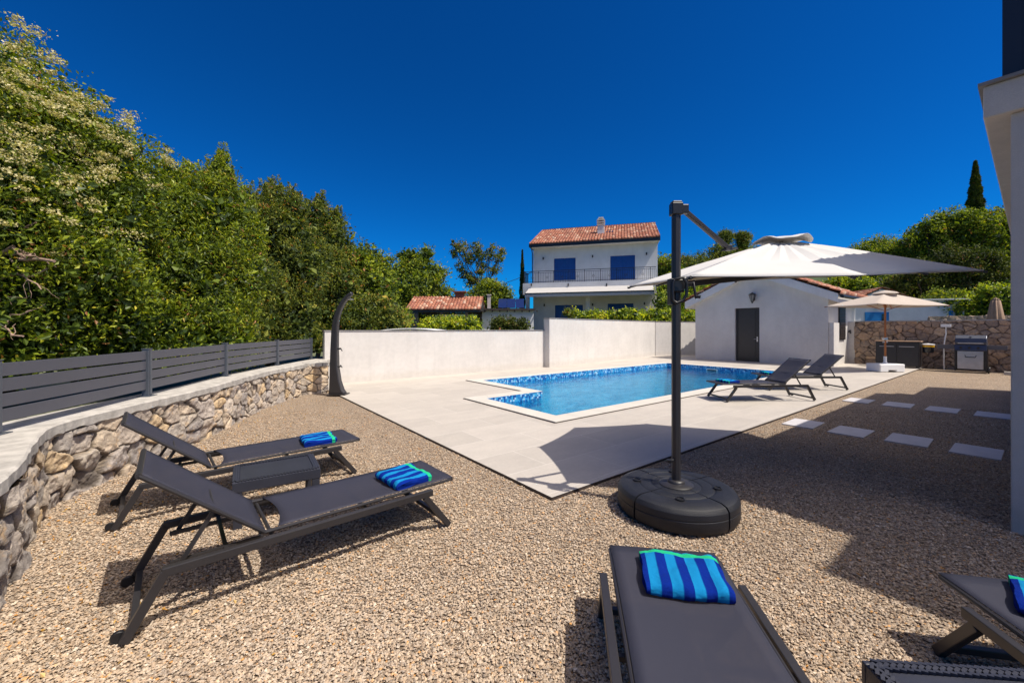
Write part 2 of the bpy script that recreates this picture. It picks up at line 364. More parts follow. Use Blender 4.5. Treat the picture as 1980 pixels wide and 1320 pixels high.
def crown_points(lobes, n, rng, clump=.22, per=26, flat=1.0):
    """lobes: list of (cx,cy,cz,r) or (cx,cy,cz,rx,ry,rz) in local coordinates"""
    Cs=[]; Os=[]; Rs=[]
    w = np.array([ (l[3]**2 if len(l)==4 else (l[3]*l[5])) for l in lobes]); w = w/w.sum()
    for l, wi in zip(lobes, w):
        c = np.array(l[:3]); rr = np.array([l[3]]*3 if len(l)==4 else l[3:6])
        k = max(9, int(n*wi/per))
        ns_ = 13 if rr[0] > clump*2.2 else 1
        sd = rng.normal(size=(ns_,3)); sd[:,2] += .25; sd /= np.linalg.norm(sd,axis=1,keepdims=True)
        sc_ = c + sd*rr*rng.uniform(.50,.78,(ns_,1)) if ns_ > 1 else c[None]
        sr_ = rng.uniform(.26,.46,ns_) if ns_ > 1 else np.array([1.0])
        pick = rng.choice(ns_, k, p=sr_**2/(sr_**2).sum())
        d0 = rng.normal(size=(k,3)); d0 /= np.linalg.norm(d0,axis=1,keepdims=True)
        cc = sc_[pick] + d0*rr*sr_[pick][:,None]*(rng.uniform(.5,1,k)**.4)[:,None]
        fill = rng.uniform(size=k) < .14
        cc = np.where(fill[:,None], c + d0*rr*(rng.uniform(.1,.8,k)**.5)[:,None], cc)
        dirs = (cc-c)/rr; dirs /= np.linalg.norm(dirs,axis=1,keepdims=True)+1e-6; dirs = dirs*.5+d0*.6; dirs /= np.linalg.norm(dirs,axis=1,keepdims=True)+1e-6
        lt = rng.normal(0,.07,ns_)[pick]
        cr = min(clump, rr[0]*.75)*rng.uniform(.6,1.35,k)
        base = rng.normal(.46,.15,k)+lt
        pts = cc[:,None,:] + rng.normal(size=(k,per,3))*cr[:,None,None]*np.array([1,1,.8])*.55
        Cs.append(pts.reshape(-1,3)); Os.append(np.repeat(dirs,per,0))
        Rs.append((base[:,None]+rng.normal(0,.20,(k,per))).ravel())
    return np.concatenate(Cs), np.concatenate(Os), np.concatenate(Rs)
def limb(mb, p, q, r0, r1, rng, n=5, wob=.06):
    p = np.array(p); q = np.array(q); ln = np.linalg.norm(q-p); pts=[]
    for i in range(n+1):
        t = i/n; x = p+(q-p)*t + rng.normal(size=3)*wob*ln*math.sin(math.pi*t)*.6; pts.append(tuple(x))
    mb.tube(pts, [r0+(r1-r0)*i/n for i in range(n+1)], 7)
    return pts
def tree(name, label, cat, base, lobes, n, size, m_, seed, trunk_r=.12, group=None, clump=.22, per=26, inner=True, aspect=.42, kind_rnd=None, trunk_mat=None, stems=1, clip=None, shoots=0):
    """lobes given in world coords"""
    rng = np.random.default_rng(seed)
    e = empty(name, base, 0, label, cat, group); B = np.array(base)
    ll = [tuple(np.array(l[:3])-B)+tuple(l[3:]) for l in lobes]
    C, O, rd = crown_points(ll, n, rng, clump, per)
    keep = C[:,2] > .05
    if clip: keep &= clip(C+B)
    C, O, rd = C[keep], O[keep], rd[keep]
    if shoots:
        sc2=[];so2=[]
        for _ in range(shoots):
            l = ll[rng.integers(len(ll))]; dv = rng.normal(size=3); dv[2] = abs(dv[2])+.9; dv /= np.linalg.norm(dv)
            p0 = np.array(l[:3])+dv*l[3]*rng.uniform(.8,1.0); Ls = rng.uniform(.12,.42); kk = int(26+60*Ls); t = rng.uniform(0,1,kk)**.8
            lean = rng.normal(0,.12,2)
            th = rng.uniform(0,6.28,kk); rr_ = .10*(1-t*.75)
            sc2.append(np.stack([p0[0]+lean[0]*t*Ls+rr_*np.cos(th), p0[1]+lean[1]*t*Ls+rr_*np.sin(th), p0[2]+t*Ls],-1)); so2.append(np.stack([np.cos(th)*.5,np.sin(th)*.5,np.full(kk,1.3)],-1))
        sc2 = np.concatenate(sc2); so2 = np.concatenate(so2)
        if clip: k_ = clip(sc2+B); sc2, so2 = sc2[k_], so2[k_]
        C = np.concatenate([C,sc2]); O = np.concatenate([O,so2]); rd = np.concatenate([rd, rng.normal(.55,.2,len(sc2))])
    cr = leaf_mesh('crown', C, O, size, m_, e, rng, rd, aspect)
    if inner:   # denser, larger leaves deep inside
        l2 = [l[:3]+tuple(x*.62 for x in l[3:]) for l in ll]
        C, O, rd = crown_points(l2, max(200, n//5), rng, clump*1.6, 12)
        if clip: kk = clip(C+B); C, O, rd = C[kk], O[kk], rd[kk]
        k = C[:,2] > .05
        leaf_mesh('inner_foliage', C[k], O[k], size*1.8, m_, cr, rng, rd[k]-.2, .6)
    mb = MB()
    cz = sorted(ll, key=lambda l: -l[2])
    top = np.array(cz[0][:3]); low = np.array(cz[-1][:3])
    mid = np.mean([np.array(l[:3]) for l in ll], axis=0)
    for s_ in range(stems):
        off = np.array([rng.uniform(-.25,.25)*(stems>1), rng.uniform(-.25,.25)*(stems>1), 0])
        fork = np.array([off[0]*2+mid[0]*.25, off[1]*2+mid[1]*.25, max(.4, min(l[2] for l in ll)*.8)])
        limb(mb, off+np.array([0,0,-.15]), fork, trunk_r, trunk_r*.72, rng)
        for l in ll[s_::stems]:
            q = np.array(l[:3]); limb(mb, fork, q, trunk_r*.5, trunk_r*.12, rng)
            for _ in range(3):
                dd = rng.normal(size=3); dd /= np.linalg.norm(dd); dd[2] = abs(dd[2])
                limb(mb, fork+(q-fork)*rng.uniform(.5,1), q+dd*l[3]*.8, trunk_r*.16, trunk_r*.05, rng, 4)
    mb.build('trunk', trunk_mat or M['bark'], e)
    return e
def behind_fence(Wp):
    fx = np.interp(Wp[:,1], [0,1.2,3.03,4.80,6.83,8.88,10.7], [-3.0,-2.95,-4.0,-4.44,-4.96,-5.28,-5.44])
    bb = (Wp[:,0]-D0[0])*BX[0]+(Wp[:,1]-D0[1])*BX[1]
    return np.where(Wp[:,1] < 10.8, Wp[:,0] < fx-.05, (bb > 9.3))
def pl(u, v, Y, r, *rest):     # lobe from photo position, depth and radius
    return P(u, v, Y) + (r,) + rest

# ------------------------------------------------------------------ ground, deck, pool
rx = 600
def sheet(name, poly, z, material, rz=None):
    mb = MB(); mb.add([(x,y,z) for x,y in poly], [tuple(range(len(poly)))]); return mb.build(name, material)
# ground sheet with a hole where the pool basin is sunk
def rects_minus_pool(x0,x1,y0,y1):
    # pool hole in terrace frame: main 3.9-13.4 x 2.34-7.0, nook 2.3-3.9 x 2.34-4.45
    xs = [x0, 2.3, 3.9, 13.4, x1]; ys = [y0, 2.34, 4.45, 7.0, y1]; out = []
    for i in range(4):
        for j in range(4):
            if j in (1,2) and i == 2: continue
            if j == 1 and i == 1: continue
            out.append((xs[i],xs[i+1],ys[j],ys[j+1]))
    return out
def tframe(o): o.location = (D0[0], D0[1], 0); o.rotation_euler = (0,0,ROT); return o
mb = MB()
for (a,b_,c,d) in rects_minus_pool(-rx, rx, -rx, rx): mb.add([(a,c,-.06),(b_,c,-.06),(b_,d,-.06),(a,d,-.06)], [(0,1,2,3)])
tag(tframe(mb.build('ground', M['ground'])), kind='structure')
yard = MB(); yard.add([(-9,-14,-.004),(19.6,-14,-.004),(19.6,.05,-.004),(-9,.05,-.004)], [(0,1,2,3)])
yard.add([(-9,.05,-.004),(.06,.05,-.004),(.06,9,-.004),(-9,9,-.004)], [(0,1,2,3)])
tag(tframe(yard.build('gravel_yard', M['gravel'])), kind='structure')

mb = MB()
for (a,b_,c,d) in rects_minus_pool(0, 20.6, 0, 9.1): mb.add([(a,c,.022),(b_,c,.022),(b_,d,.022),(a,d,.022)], [(0,1,2,3)])
mb.add([(8.3,9.1,.022),(20.6,9.1,.022),(20.6,12.6,.022),(8.3,12.6,.022)], [(0,1,2,3)])
tag(tframe(mb.build('pool_deck', M['tile'])), kind='structure')
mb = MB(); mb.box(-.006,0,-.006,7.75,-.03,.014); mb.box(0,20.6,-.006,0,-.03,.014)
tag(tframe(mb.build('deck_edge_strip', M['slot'])), kind='structure')

pool = empty('swimming_pool', (D0[0],D0[1],0), ROT, 'L shaped swimming pool with turquoise mosaic lining and pale stone coping', 'pool')
mb = MB(); dep = -1.35; zt = .045
path = [(2.3,2.34),(13.4,2.34),(13.4,7.0),(3.9,7.0),(3.9,4.45),(2.3,4.45)]
for i in range(6):
    p, q = path[i], path[(i+1)%6]; mb.add([(p[0],p[1],dep),(q[0],q[1],dep),(q[0],q[1],zt-.005),(p[0],p[1],zt-.005)], [(0,1,2,3)])
mb.add([(x,y,dep) for x,y in path], [(0,1,2,3,4,5)])
mb.build('basin', M['mosaic'], pool)
for k, (x0,x1,z) in enumerate(((2.31,2.75,-.35),(2.75,3.15,-.62),(3.15,3.55,-.9))):
    m2_ = MB(); m2_.box(x0,x1,2.35,4.44,dep+.002,z); m2_.build('step', M['mosaic'], pool)
cp = MB(); w = .34
for (x0,x1,y0,y1) in ((2.3-w,13.4+w,2.34-w,2.34),(13.4,13.4+w,2.34,7.0),(3.9-w,13.4+w,7.0,7.0+w),(3.9-w,3.9,4.45,7.0),(2.3-w,2.3,2.34,4.45),(2.3-w,3.9-w,4.45,4.45+w)):
    x = x0
    if x1-x0 > y1-y0:
        n = max(1, round((x1-x0)/.6)); st_ = (x1-x0)/n
        for i in range(n): cp.box(x0+i*st_+.002, x0+(i+1)*st_-.002, y0+.001, y1-.001, .024, zt)
    else:
        n = max(1, round((y1-y0)/.6)); st_ = (y1-y0)/n
        for i in range(n): cp.box(x0+.001, x1-.001, y0+i*st_+.002, y0+(i+1)*st_-.002, .024, zt)
cp.build('coping', M['coping'], pool, bev=.004)
mb = MB()
mb.box(2.3-w-.015,2.3-w,2.34-w,4.80,.022,.034); mb.box(3.9-w-.015,3.9-w,4.8,7.35,.022,.034); mb.box(2.3-w,13.4,2.34-w-.012,2.34-w,.022,.034)
mb.build('drain_slot', M['slot'], pool)
for yy in (5.1, 3.3):
    mb = MB(); mb.box(13.37,13.398,yy-.22,yy+.22,-.22,-.06); s_ = mb.build('skimmer', M['white_paint'], pool)
    mb = MB(); mb.box(13.36,13.369,yy-.17,yy+.17,-.19,-.09); mb.build('opening', M['black'], s_)
mb = MB(); zz = -.11
mb.add([(2.3,2.34,zz),(3.9,2.34,zz),(3.9,4.45,zz),(2.3,4.45,zz)], [(0,1,2,3)]); mb.add([(3.9,2.34,zz),(13.4,2.34,zz),(13.4,7,zz),(3.9,7,zz)], [(0,1,2,3)])
tag(tframe(mb.build('pool_water', M['water'])), kind='structure')

names_b = ['beside the terrace edge and half in the sun','second from the terrace','third from the terrace','fourth and farthest from the terrace']
for ri, a in enumerate((5.09, 8.44)):
    for j in range(4):
        mb = MB(); mb.box(-.31,.31,-.205,.205,-.03,.014); o = mb.build('paving_slab', M['slab'], bev=.005)
        o.location = L(a+random.Random(ri*9+j).uniform(-.03,.03), -.36-.6*j); o.rotation_euler = (0,0,ROT+random.Random(j+ri).uniform(-.02,.02))
        tag(o, 'pale stepping slab in the %s row across the gravel, %s' % (('nearer','farther')[ri], names_b[j]), 'paving slab', 'stepping slabs set in the gravel')

# loose pebbles over the near gravel
rng = np.random.default_rng(5)
N = 230000
Y = .9*(7.5/.9)**(rng.uniform(0,1,N)**1.0); X = rng.uniform(-1.34,1.34,N)*Y
a = (X-D0[0])*AX[0]+(Y-D0[1])*AX[1]; b_ = (X-D0[0])*BX[0]+(Y-D0[1])*BX[1]
keep = ~((a > -.02) & (b_ > -.02)) & (X > -4.9) & (a < 20) & ~((np.abs(a-5.09)<.34)&(b_<-.1)&(np.abs(((-b_-.36+.3)%.6)-.3)<.235))
wallx = np.interp(Y, [0,1.6,2.34,2.69,3.19,3.46,3.96,5.37,6.475,7.82,9.2], [-1.9,-2.35,-2.95,-3.3,-3.84,-3.98,-3.98,-4.2,-4.46,-4.75,-4.7])
keep &= X > wallx
X, Y = X[keep], Y[keep]; n = len(X)
base = np.array([[1,0,0],[0,1,0],[-1,0,0],[0,-1,0],[0,0,1],[0,0,-1]], float)
base = base[None] + rng.uniform(-.38,.38,(n,6,3))
s = rng.uniform(.0042,.0098,(n,1,1))*(1+ (Y[:,None,None]>3)*.15); base *= s; base *= np.stack([rng.uniform(.8,1.3,n), rng.uniform(.7,1.1,n), rng.uniform(.45,.8,n)],-1)[:,None,:]
th = rng.uniform(0,6.28,n); c_, s_ = np.cos(th)[:,None], np.sin(th)[:,None]
bx = base[...,0]*c_-base[...,1]*s_; by = base[...,0]*s_+base[...,1]*c_
V = np.stack([bx+X[:,None], by+Y[:,None], base[...,2]+rng.uniform(.000,.006,n)[:,None]], -1).reshape(-1,3)
tri = np.array([[0,1,4],[1,2,4],[2,3,4],[3,0,4],[1,0,5],[2,1,5],[3,2,5],[0,3,5]])
Fq = (np.arange(n)[:,None,None]*6 + tri[None]).reshape(-1,3)
tag(np_mesh('gravel_pebbles', V, Fq, M['pebble'], None, {'rnd':('FACE', np.repeat(rng.uniform(0,1,n),8))}), kind='stuff')

# ------------------------------------------------------------------ stone walls
def catmull(pts, step):
    pts = [np.array(p, float) for p in pts]; ext = [2*pts[0]-pts[1]]+pts+[2*pts[-1]-pts[-2]]; out=[]
    for i in range(1, len(ext)-2):
        p0,p1,p2,p3 = ext[i-1:i+3]; n = max(2, int(np.linalg.norm(p2-p1)/step))
        for k in range(n):
            t = k/n; out.append(.5*((2*p1)+(-p0+p2)*t+(2*p0-5*p1+4*p2-p3)*t*t+(-p0+3*p1-3*p2+p3)*t**3))
    out.append(pts[-1]); return np.array(out)
def stone_face(name, line, z0, z1, cell, depth, material, parent, seed, out_sign=1, step=.012, asp=1.3):
    rng = np.random.default_rng(seed); line = np.asarray(line)
    seg = np.linalg.norm(np.diff(line,axis=0),axis=1); S = np.concatenate([[0],np.cumsum(seg)]); Ltot = S[-1]
    ns = int(Ltot/step); nz = int((z1-z0)/step)
    ss = np.linspace(0,Ltot,ns); zs = np.linspace(z0,z1,nz)
    px = np.interp(ss,S,line[:,0]); py = np.interp(ss,S,line[:,1])
    tx = np.gradient(px); ty = np.gradient(py); ln = np.hypot(tx,ty); nx, ny = out_sign*ty/ln, -out_sign*tx/ln
    rows = int((z1-z0)/cell)+2; cols = int(Ltot/(cell*asp))+2; seeds=[]
    for i in range(cols):
        for j in range(rows):
            seeds.append(((i+rng.uniform(-.05,1.05)+.5*(j%2))*cell*asp, z0+(j+rng.uniform(.0,1.0)-.5)*cell))
            if rng.uniform()<.22: seeds.append(((i+rng.uniform())*cell*asp, z0+(j+rng.uniform()-.5)*cell))
    seeds = np.array(seeds); SS, ZZ = np.meshgrid(ss, zs, indexing='ij'); s_ = SS.ravel(); z_ = ZZ.ravel()
    s2 = s_ + (vnoise(s_*9,z_*9,1)-.5)*.05; z2 = z_ + (vnoise(s_*9,z_*9,2)-.5)*.05
    F1 = np.full(len(s_),9.); F2 = F1.copy(); I = np.zeros(len(s_),int)
    for k,(a,b) in enumerate(seeds):
        m_ = np.abs(s2-a) < cell*3.2
        d = np.hypot((s2[m_]-a)/asp, z2[m_]-b)
        f1 = F1[m_]; f2 = F2[m_]; ii = I[m_]; less = d<f1
        f2 = np.where(less, f1, np.minimum(f2,d)); ii = np.where(less,k,ii); f1 = np.where(less,d,f1)
        F1[m_]=f1; F2[m_]=f2; I[m_]=ii
    e = (F2-F1); t = np.clip(e/.05,0,1); prof = np.sqrt(1-(1-t)**2)
    rc = rng.uniform(0,1,len(seeds)); tl = rng.normal(0,.35,(len(seeds),2))
    nz1 = vnoise(s_*14,z_*14,3)-.5; nz2 = vnoise(s_*38,z_*38,4)-.5
    h = depth*(prof*(.55+.55*rc[I])) + prof*((s_-seeds[I,0])*tl[I,0]+(z_-seeds[I,1])*tl[I,1])*.28 + nz1*depth*.5+nz2*depth*.22
    NX = np.repeat(nx,nz); NY = np.repeat(ny,nz)
    V = np.stack([np.repeat(px,nz)+NX*h, np.repeat(py,nz)+NY*h, z_],-1)
    gap = np.clip(1-e/.028,0,1)
    return np_mesh(name, V, grid_faces(ns,nz), material, parent, {'rnd':('POINT', rng.permutation(rc)[I]),'gap':('POINT',gap)}, smooth=False)

bl = [(-1.75,1.0),(-2.35,1.6),(-2.95,2.34),(-3.45,2.84),(-3.88,3.36),(-4.04,4.05),(-4.2,5.37),(-4.46,6.475),(-4.74,7.82),(-4.76,9.0)]
wl = catmull(bl, .1); ZC = .70
rw = empty('retaining_wall', (-4.2,5.4,0), 0, 'low curved wall of rough grey and ochre field stones with a concrete cap carrying the slatted fence', 'wall')
base_rw = np.array([-4.2,5.4])
stone_face('stonework', wl-base_rw, -.02, ZC-.10, .20, .055, M['stone'], rw, 3, 1)
end = np.array([(-4.86,9.06),(-4.74,9.22),(-4.6,9.33),(-4.46,9.44),(-4.36,9.53)])
stone_face('return_stonework', end-base_rw, -.02, ZC-.02, .17, .04, M['stone'], rw, 4, 1)
def offset(line, d):
    t = np.gradient(line,axis=0); t /= np.linalg.norm(t,axis=1,keepdims=True); return line + np.stack([t[:,1],-t[:,0]],1)*d
# cap as a swept section, slightly uneven front
rng = np.random.default_rng(8)
wl2 = catmull(bl+[(-4.86,10.0),(-4.9,10.9)], .04); nl = len(wl2)
fr_ = offset(wl2,.055) ; bk_ = offset(wl2,-.42)
jit = rng.normal(0,.004,(nl,2)); jit = (jit+np.roll(jit,1,0)+np.roll(jit,2,0))*.8
prof = []
for i in range(nl):
    f, b2 = fr_[i]-base_rw, bk_[i]-base_rw
    f2_ = offset(wl2,.02)[i]-base_rw
    prof += [(f2_[0],f2_[1],ZC-.115+jit[i,0]*1.6),(f[0]+jit[i,1],f[1],ZC-.085+jit[i,0]),(f[0]+jit[i,1]*.6,f[1],ZC-.012),(f[0]-.012*0+ (b2[0]-f[0])*.03,f[1]+(b2[1]-f[1])*.03,ZC),(b2[0],b2[1],ZC),(b2[0],b2[1],-.05)]
np_mesh('cap', np.array(prof), grid_faces(nl,6), M['concrete'], rw)
mb = MB(); e2 = np.vstack([end[1:]]); 
for i in range(len(e2)-1):
    p, q = e2[i]-base_rw, e2[i+1]-base_rw; mb.beam((p[0]-.1,p[1]+.12,ZC-.03),(q[0]-.1,q[1]+.12,ZC-.03),.40,.07)
mb.build('return_cap', M['concrete'], rw)
# earth behind the wall (higher ground)
mb = MB(); line = offset(wl2,-.40)
n = len(line); vs = [(x,y,ZC-.30) for x,y in line]+[(x-30,y,ZC-.05) for x,y in line]
mb.add(vs, [(i,i+1,n+i+1,n+i) for i in range(n-1)])
mb.add([(-5.5,10.6,ZC-.30),(-5.5,16,ZC-.30),(-40,16,ZC-.05),(-40,10.6,ZC-.05)], [(0,1,2,3)])
tag(mb.build('planted_bank', M['ground']), kind='structure')

# fence on the wall
posts = [(-3.92,3.03),(-4.36,4.80),(-4.88,6.83),(-5.20,8.88),(-5.36,10.7)]
gr_f = 'slatted fence panels along the retaining wall'
fe = empty('slatted_fence', (posts[0][0],posts[0][1],ZC), 0, 'low anthracite fence of horizontal boards standing on the stone wall cap', 'fence')
def fl(p): return (p[0]-posts[0][0], p[1]-posts[0][1])
for p in posts:
    i = posts.index(p); q = posts[min(i+1,4)]; r = posts[max(i-1,0)]; ang = math.atan2(q[1]-r[1], q[0]-r[0])
    x, y = fl(p); mb = MB(); mb.box(-.035,.035,-.035,.035,.008,.56); mb.box(-.04,.04,-.04,.04,.56,.568)
    mb.box(-.014,.014,-.041,-.036,.02,.55)
    o = mb.build('post', M['fence_post'], fe, bev=.003); o.location = (x,y,0); o.rotation_euler = (0,0,ang)
    mb = MB(); mb.box(-.08,.08,-.065,.065,0,.008); f_ = mb.build('foot_plate', M['fence_post'], o)
for i in range(4):
    p, q = Vector((*fl(posts[i]),0)), Vector((*fl(posts[i+1]),0)); d = (q-p).normalized(); L0 = (q-p).length
    for k in range(4):
        z0 = .082+k*.118
        mb = MB(); mb.box(.036,L0-.036,-.011,.011,z0,z0+.101)
        o = mb.build('board', M['fence'], fe, bev=.002); o.location = p; o.rotation_euler = (0,0,math.atan2(d.y,d.x))
p0 = Vector((*fl(posts[0]),0)); dd = Vector((.75,-.66,0)).normalized()*-1
# the fence continues towards the photographer past the corner post
d2 = Vector((bl[1][0]-bl[3][0], bl[1][1]-bl[3][1],0)).normalized(); q = p0+Vector((-.22,0,0)) 
q2 = Vector((-2.55-posts[0][0]-.35, 1.2-posts[0][1]+.1, 0))
for k in range(4):
    z0 = .082+k*.118; mb = MB(); L0 = (q2-p0).length; mb.box(.036,L0,-.011,.011,z0,z0+.107)
    o = mb.build('board', M['fence'], fe, bev=.002); o.location = p0; o.rotation_euler = (0,0,math.atan2(q2.y-p0.y,q2.x-p0.x))

# white walls behind pool
def wallbox(name, label, p, q, th, h, capw, m_=M['plaster'], capm=None, z0=-.02):
    p = Vector(p); q = Vector(q); d = q-p; Lw = d.length
    e = empty(name, (p.x,p.y,0), math.atan2(d.y,d.x), label, 'wall')
    mb = MB(); mb.box(0,Lw,0,th,z0,h); mb.build('wall_body', m_, e)
    mb = MB(); mb.box(-.02,Lw+.0,-capw,th+capw,h,h+.035); mb.build('coping', capm or M['concrete'], e, bev=.006)
    return e
pA = L(.15,8.92); pB = L(8.17,9.05); pC = L(8.17,8.80); pD = L(20.5,9.05)
M['graycap'] = simple('weathered_cap', (.20,.19,.19), .8, var=.2)
wallbox('garden_wall', 'long lower white rendered garden wall behind the rain shower and the left of the pool', pA[:2], pB[:2], .2, 1.43, .015, capm=M['graycap'])
wallbox('garden_wall', 'taller white rendered garden wall between the lower wall and the pool house', pC[:2], (7.9,22.2), .28, 1.90, .015, capm=M['graycap'])
wallbox('garden_wall', 'short end of the white garden wall meeting the back of the pool house', (7.93,22.2), (13.5,24.1), .28, 1.895, .015, capm=M['graycap'])

# far stone wall behind the barbecue
sw0 = np.array(L(20.0,2.15)[:2]); sw1 = np.array(L(19.25,-6.0)[:2])
fw = empty('stone_wall', (*sw0,0), 0, 'brown mortared stone wall behind the barbecue and the dark cabinet', 'wall')
stone_face('stonework', np.array([sw0-sw0, sw1-sw0]), -.05, 1.80, .235, .05, M['stone_far'], fw, 12, 1, step=.022, asp=1.25)
d = sw1-sw0; ang = math.atan2(d[1],d[0]); Lw = np.linalg.norm(d)
mb = MB(); mb.box(0,Lw,-.02,.36,1.80,1.84); o = mb.build('cap', M['concrete'], fw); o.rotation_euler = (0,0,ang)
mb = MB(); mb.box(0,Lw,.03,.35,-.05,1.80); o = mb.build('core', M['concrete'], fw); o.rotation_euler = (0,0,ang)
mb = MB(); mb.box(-.30,.02,-.035,.4,-.05,1.82); o = mb.build('white_end', M['plaster'], fw); o.rotation_euler = (0,0,ang)
mb = MB(); mb.box(0,1.2,-.1,.1,0,.10); o = mb.build('kerb_stone', M['concrete']); o.location=(*L(18.5,-2.0)[:2],0); o.rotation_euler=(0,0,ROT-math.pi/2)
tag(o, 'pale concrete kerb strip on the gravel in front of the barbecue', 'kerb')

# ------------------------------------------------------------------ roof tile helper
def tile_roof(name, p00, ux, uv, width, length, parent, seed, pitch=.22, course=.38, amp=.045):
    """p00 lower corner, ux unit along the eave, uv unit up the slope"""
    rng = np.random.default_rng(seed); p00 = np.array(p00); ux = np.array(ux); uv = np.array(uv)
    nrm = np.cross(ux,uv); nrm /= np.linalg.norm(nrm); nrm *= np.sign(nrm[2]) or 1
    nc = int(round(width/pitch)); per = 6; xs = np.linspace(0,width,nc*per+1); nr = int(round(length/course))
    rows=[]; 
    for r in range(nr):
        y0 = r*length/nr; y1 = (r+1)*length/nr+.02
        rows += [(y0,.050,r,-1),(y0+.001,.075,r,0),(y1,.045,r,0)]
    V=[]; 
    for (y,hh,r,_) in rows:
        wav = np.abs(np.cos(np.pi*xs/(width/nc)))*amp*1.3
        jit = rng.normal(0,.004,len(xs)) if _==0 else 0
        h = (hh if _==0 else hh-.05) + wav*(1 if _==0 else .2)+jit
        V.append(p00 + xs[:,None]*ux + y*uv + h[:,None]*nrm)
    n = len(rows); m_ = len(xs); V = np.concatenate(V)
    Fq = grid_faces(n,m_); rr = rng.uniform(0,1,(nr,nc)); ridx = np.repeat(np.array([r[2] for r in rows[:-1]]),m_-1); cidx = np.tile(np.minimum((np.arange(m_-1)+per//2)//per,nc-1),n-1)
    return np_mesh(name, V, Fq, M['rooftile'], parent, {'rnd':('FACE', rr[ridx,cidx])}, smooth=True)

# ------------------------------------------------------------------ pool house
ph = empty('pool_house', (*L(17.2,2.37)[:2],0), ROT, 'small white gabled pool house with terracotta tiles and a dark door', 'building')
W_ = 5.41; EH = 2.80; AP = 4.02; D_ = 3.75; mid = W_/2
# local: x = depth (A), y = across (B)
dy0, dy1, dh = 2.48, 3.52, 2.46
mb = MB()
poly1 = [(0,-.05),(dy0,-.05),(dy0,dh),(dy1,dh),(dy1,-.05),(W_,-.05),(W_,EH),(mid,AP),(0,EH)]
mb.ext(poly1,'x',0,.22)
mb.box(.22,D_,0,.22,-.05,EH); mb.box(.22,D_,W_-.22,W_,-.05,EH)
mb.ext([(0,-.05),(W_,-.05),(W_,EH),(mid,AP),(0,EH)],'x',D_,D_+.2)
mb.build('wall', M['plaster_clean'], ph)
fm = MB(); fm.box(.12,.18,dy0,dy0+.07,0,dh); fm.box(.12,.18,dy1-.07,dy1,0,dh); fm.box(.12,.18,dy0+.07,dy1-.07,dh-.07,dh)
dr = MB(); dr.box(.14,.19,dy0+.07,dy1-.07,.03,dh-.07); drr = dr.build('door', M['metal'], ph, bev=.003)
fm.build('frame', M['metal'], drr)
mb = MB(); mb.box(.125,.139,dy0+.2,dy0+.235,.1,dh-.15); mb.box(.132,.139,dy0+.12,dy1-.12,.06,.2); mb.build('panel_trim', M['black'], drr)
mb = MB(); mb.tube([(.14,dy0+.14,1.05),(.09,dy0+.14,1.05),(.085,dy0+.26,1.05)], .011); mb.box(.132,.139,dy0+.115,dy0+.165,.93,1.15); mb.build('handle', M['steel'], drr)
# barge boards / soffit band
sl = math.atan2(AP-EH, mid); ov = .38
for sgn in (-1, 1):
    y_e = mid + sgn*(mid+ov); z_e = EH - ov*math.tan(sl)
    mb = MB(); poly = [(mid,AP-.10),(y_e,z_e-.10),(y_e,z_e+.24),(mid,AP+.25)]
    mb.ext(poly,'x',-.32,D_+.25); mb.build('roof_slab', M['plaster_house'], ph)
    ll_ = math.hypot(mid+ov, AP-z_e)
    if sgn < 0: rf = tile_roof('roof', (-.36,y_e-.06,z_e+.22), (1,0,0), (0,math.cos(sl),math.sin(sl)), D_+.7, ll_+.08, ph, 21)
    else: rf = tile_roof('roof', (-.36,y_e+.06,z_e+.22), (1,0,0), (0,-math.cos(sl),math.sin(sl)), D_+.7, ll_+.08, ph, 22)
mb = MB(); mb.tube([(-.38,mid,AP+.30),(D_+.34,mid,AP+.30)], .09, 10); mb.build('ridge_tiles', M['rooftile'], ph)
mb = MB(); y_e = -ov-.12; mb.tube([(-.3,y_e,2.76),(D_+.3,y_e,2.76)], .065, 10)
for i in range(9): mb.box(-.2+i*.5,-.18+i*.5,y_e,y_e+.14,2.80,2.83)
mb.build('gutter', M['black'], ph)
# window shutter on side
mb = MB(); mb.box(1.35,2.2,-.05,-.005,1.05,2.55)
o = mb.build('window', M['black'], ph)
mb = MB()
for i in range(22): yy = -.062; mb.beam((1.40,yy,1.12+i*.064),(2.15,yy,1.12+i*.064),.03,.012,(0,.5,1))
mb.build('shutter', M['slot'], o)
mb = MB(); mb.tube([(2.75,-.005,1.38),(2.75,-.08,1.38),(2.75,-.10,1.30)], .025); mb.box(2.70,2.80,-.10,-.06,1.40,1.46); mb.build('tap', M['metal'], ph)
mb = MB(); mb.box(.03,.75,-.17,-.004,-.03,1.75); mb.build('side_plinth', M['plaster'], ph)
# lantern
ln_ = empty('wall_lantern', (*L(17.2,2.37+mid+.05)[:2],2.98), ROT, 'black tapered wall lantern above the pool house door', 'lamp')
ln_.location = (*L(17.195,2.37+mid+.0)[:2],2.95)
mb = MB(); mb.box(-.02,0,-.05,.05,-.18,.12); mb.tube([(-.02,0,-.12),(-.14,0,-.2),(-.16,0,-.14)], .012); mb.build('bracket', M['black'], ln_)
mb = MB(); mb.lathe([(.02,-.30),(.05,-.24),(.052,-.22)],6,(-.17,0,0)); mb.lathe([(.14,.08),(.15,.10),(.03,.17),(.0,.18)],6,(-.17,0,0))
for k in range(6):
    t = k*math.pi/3; mb.beam((-.17+.052*math.cos(t),.052*math.sin(t),-.22),(-.17+.14*math.cos(t),.14*math.sin(t),.08),.014,.014)
mb.build('cage', M['black'], ln_)
mb = MB(); mb.lathe([(.045,-.2),(.12,.07)],6,(-.17,0,0)); mb.build('pane', M['clearlamp'], ln_)

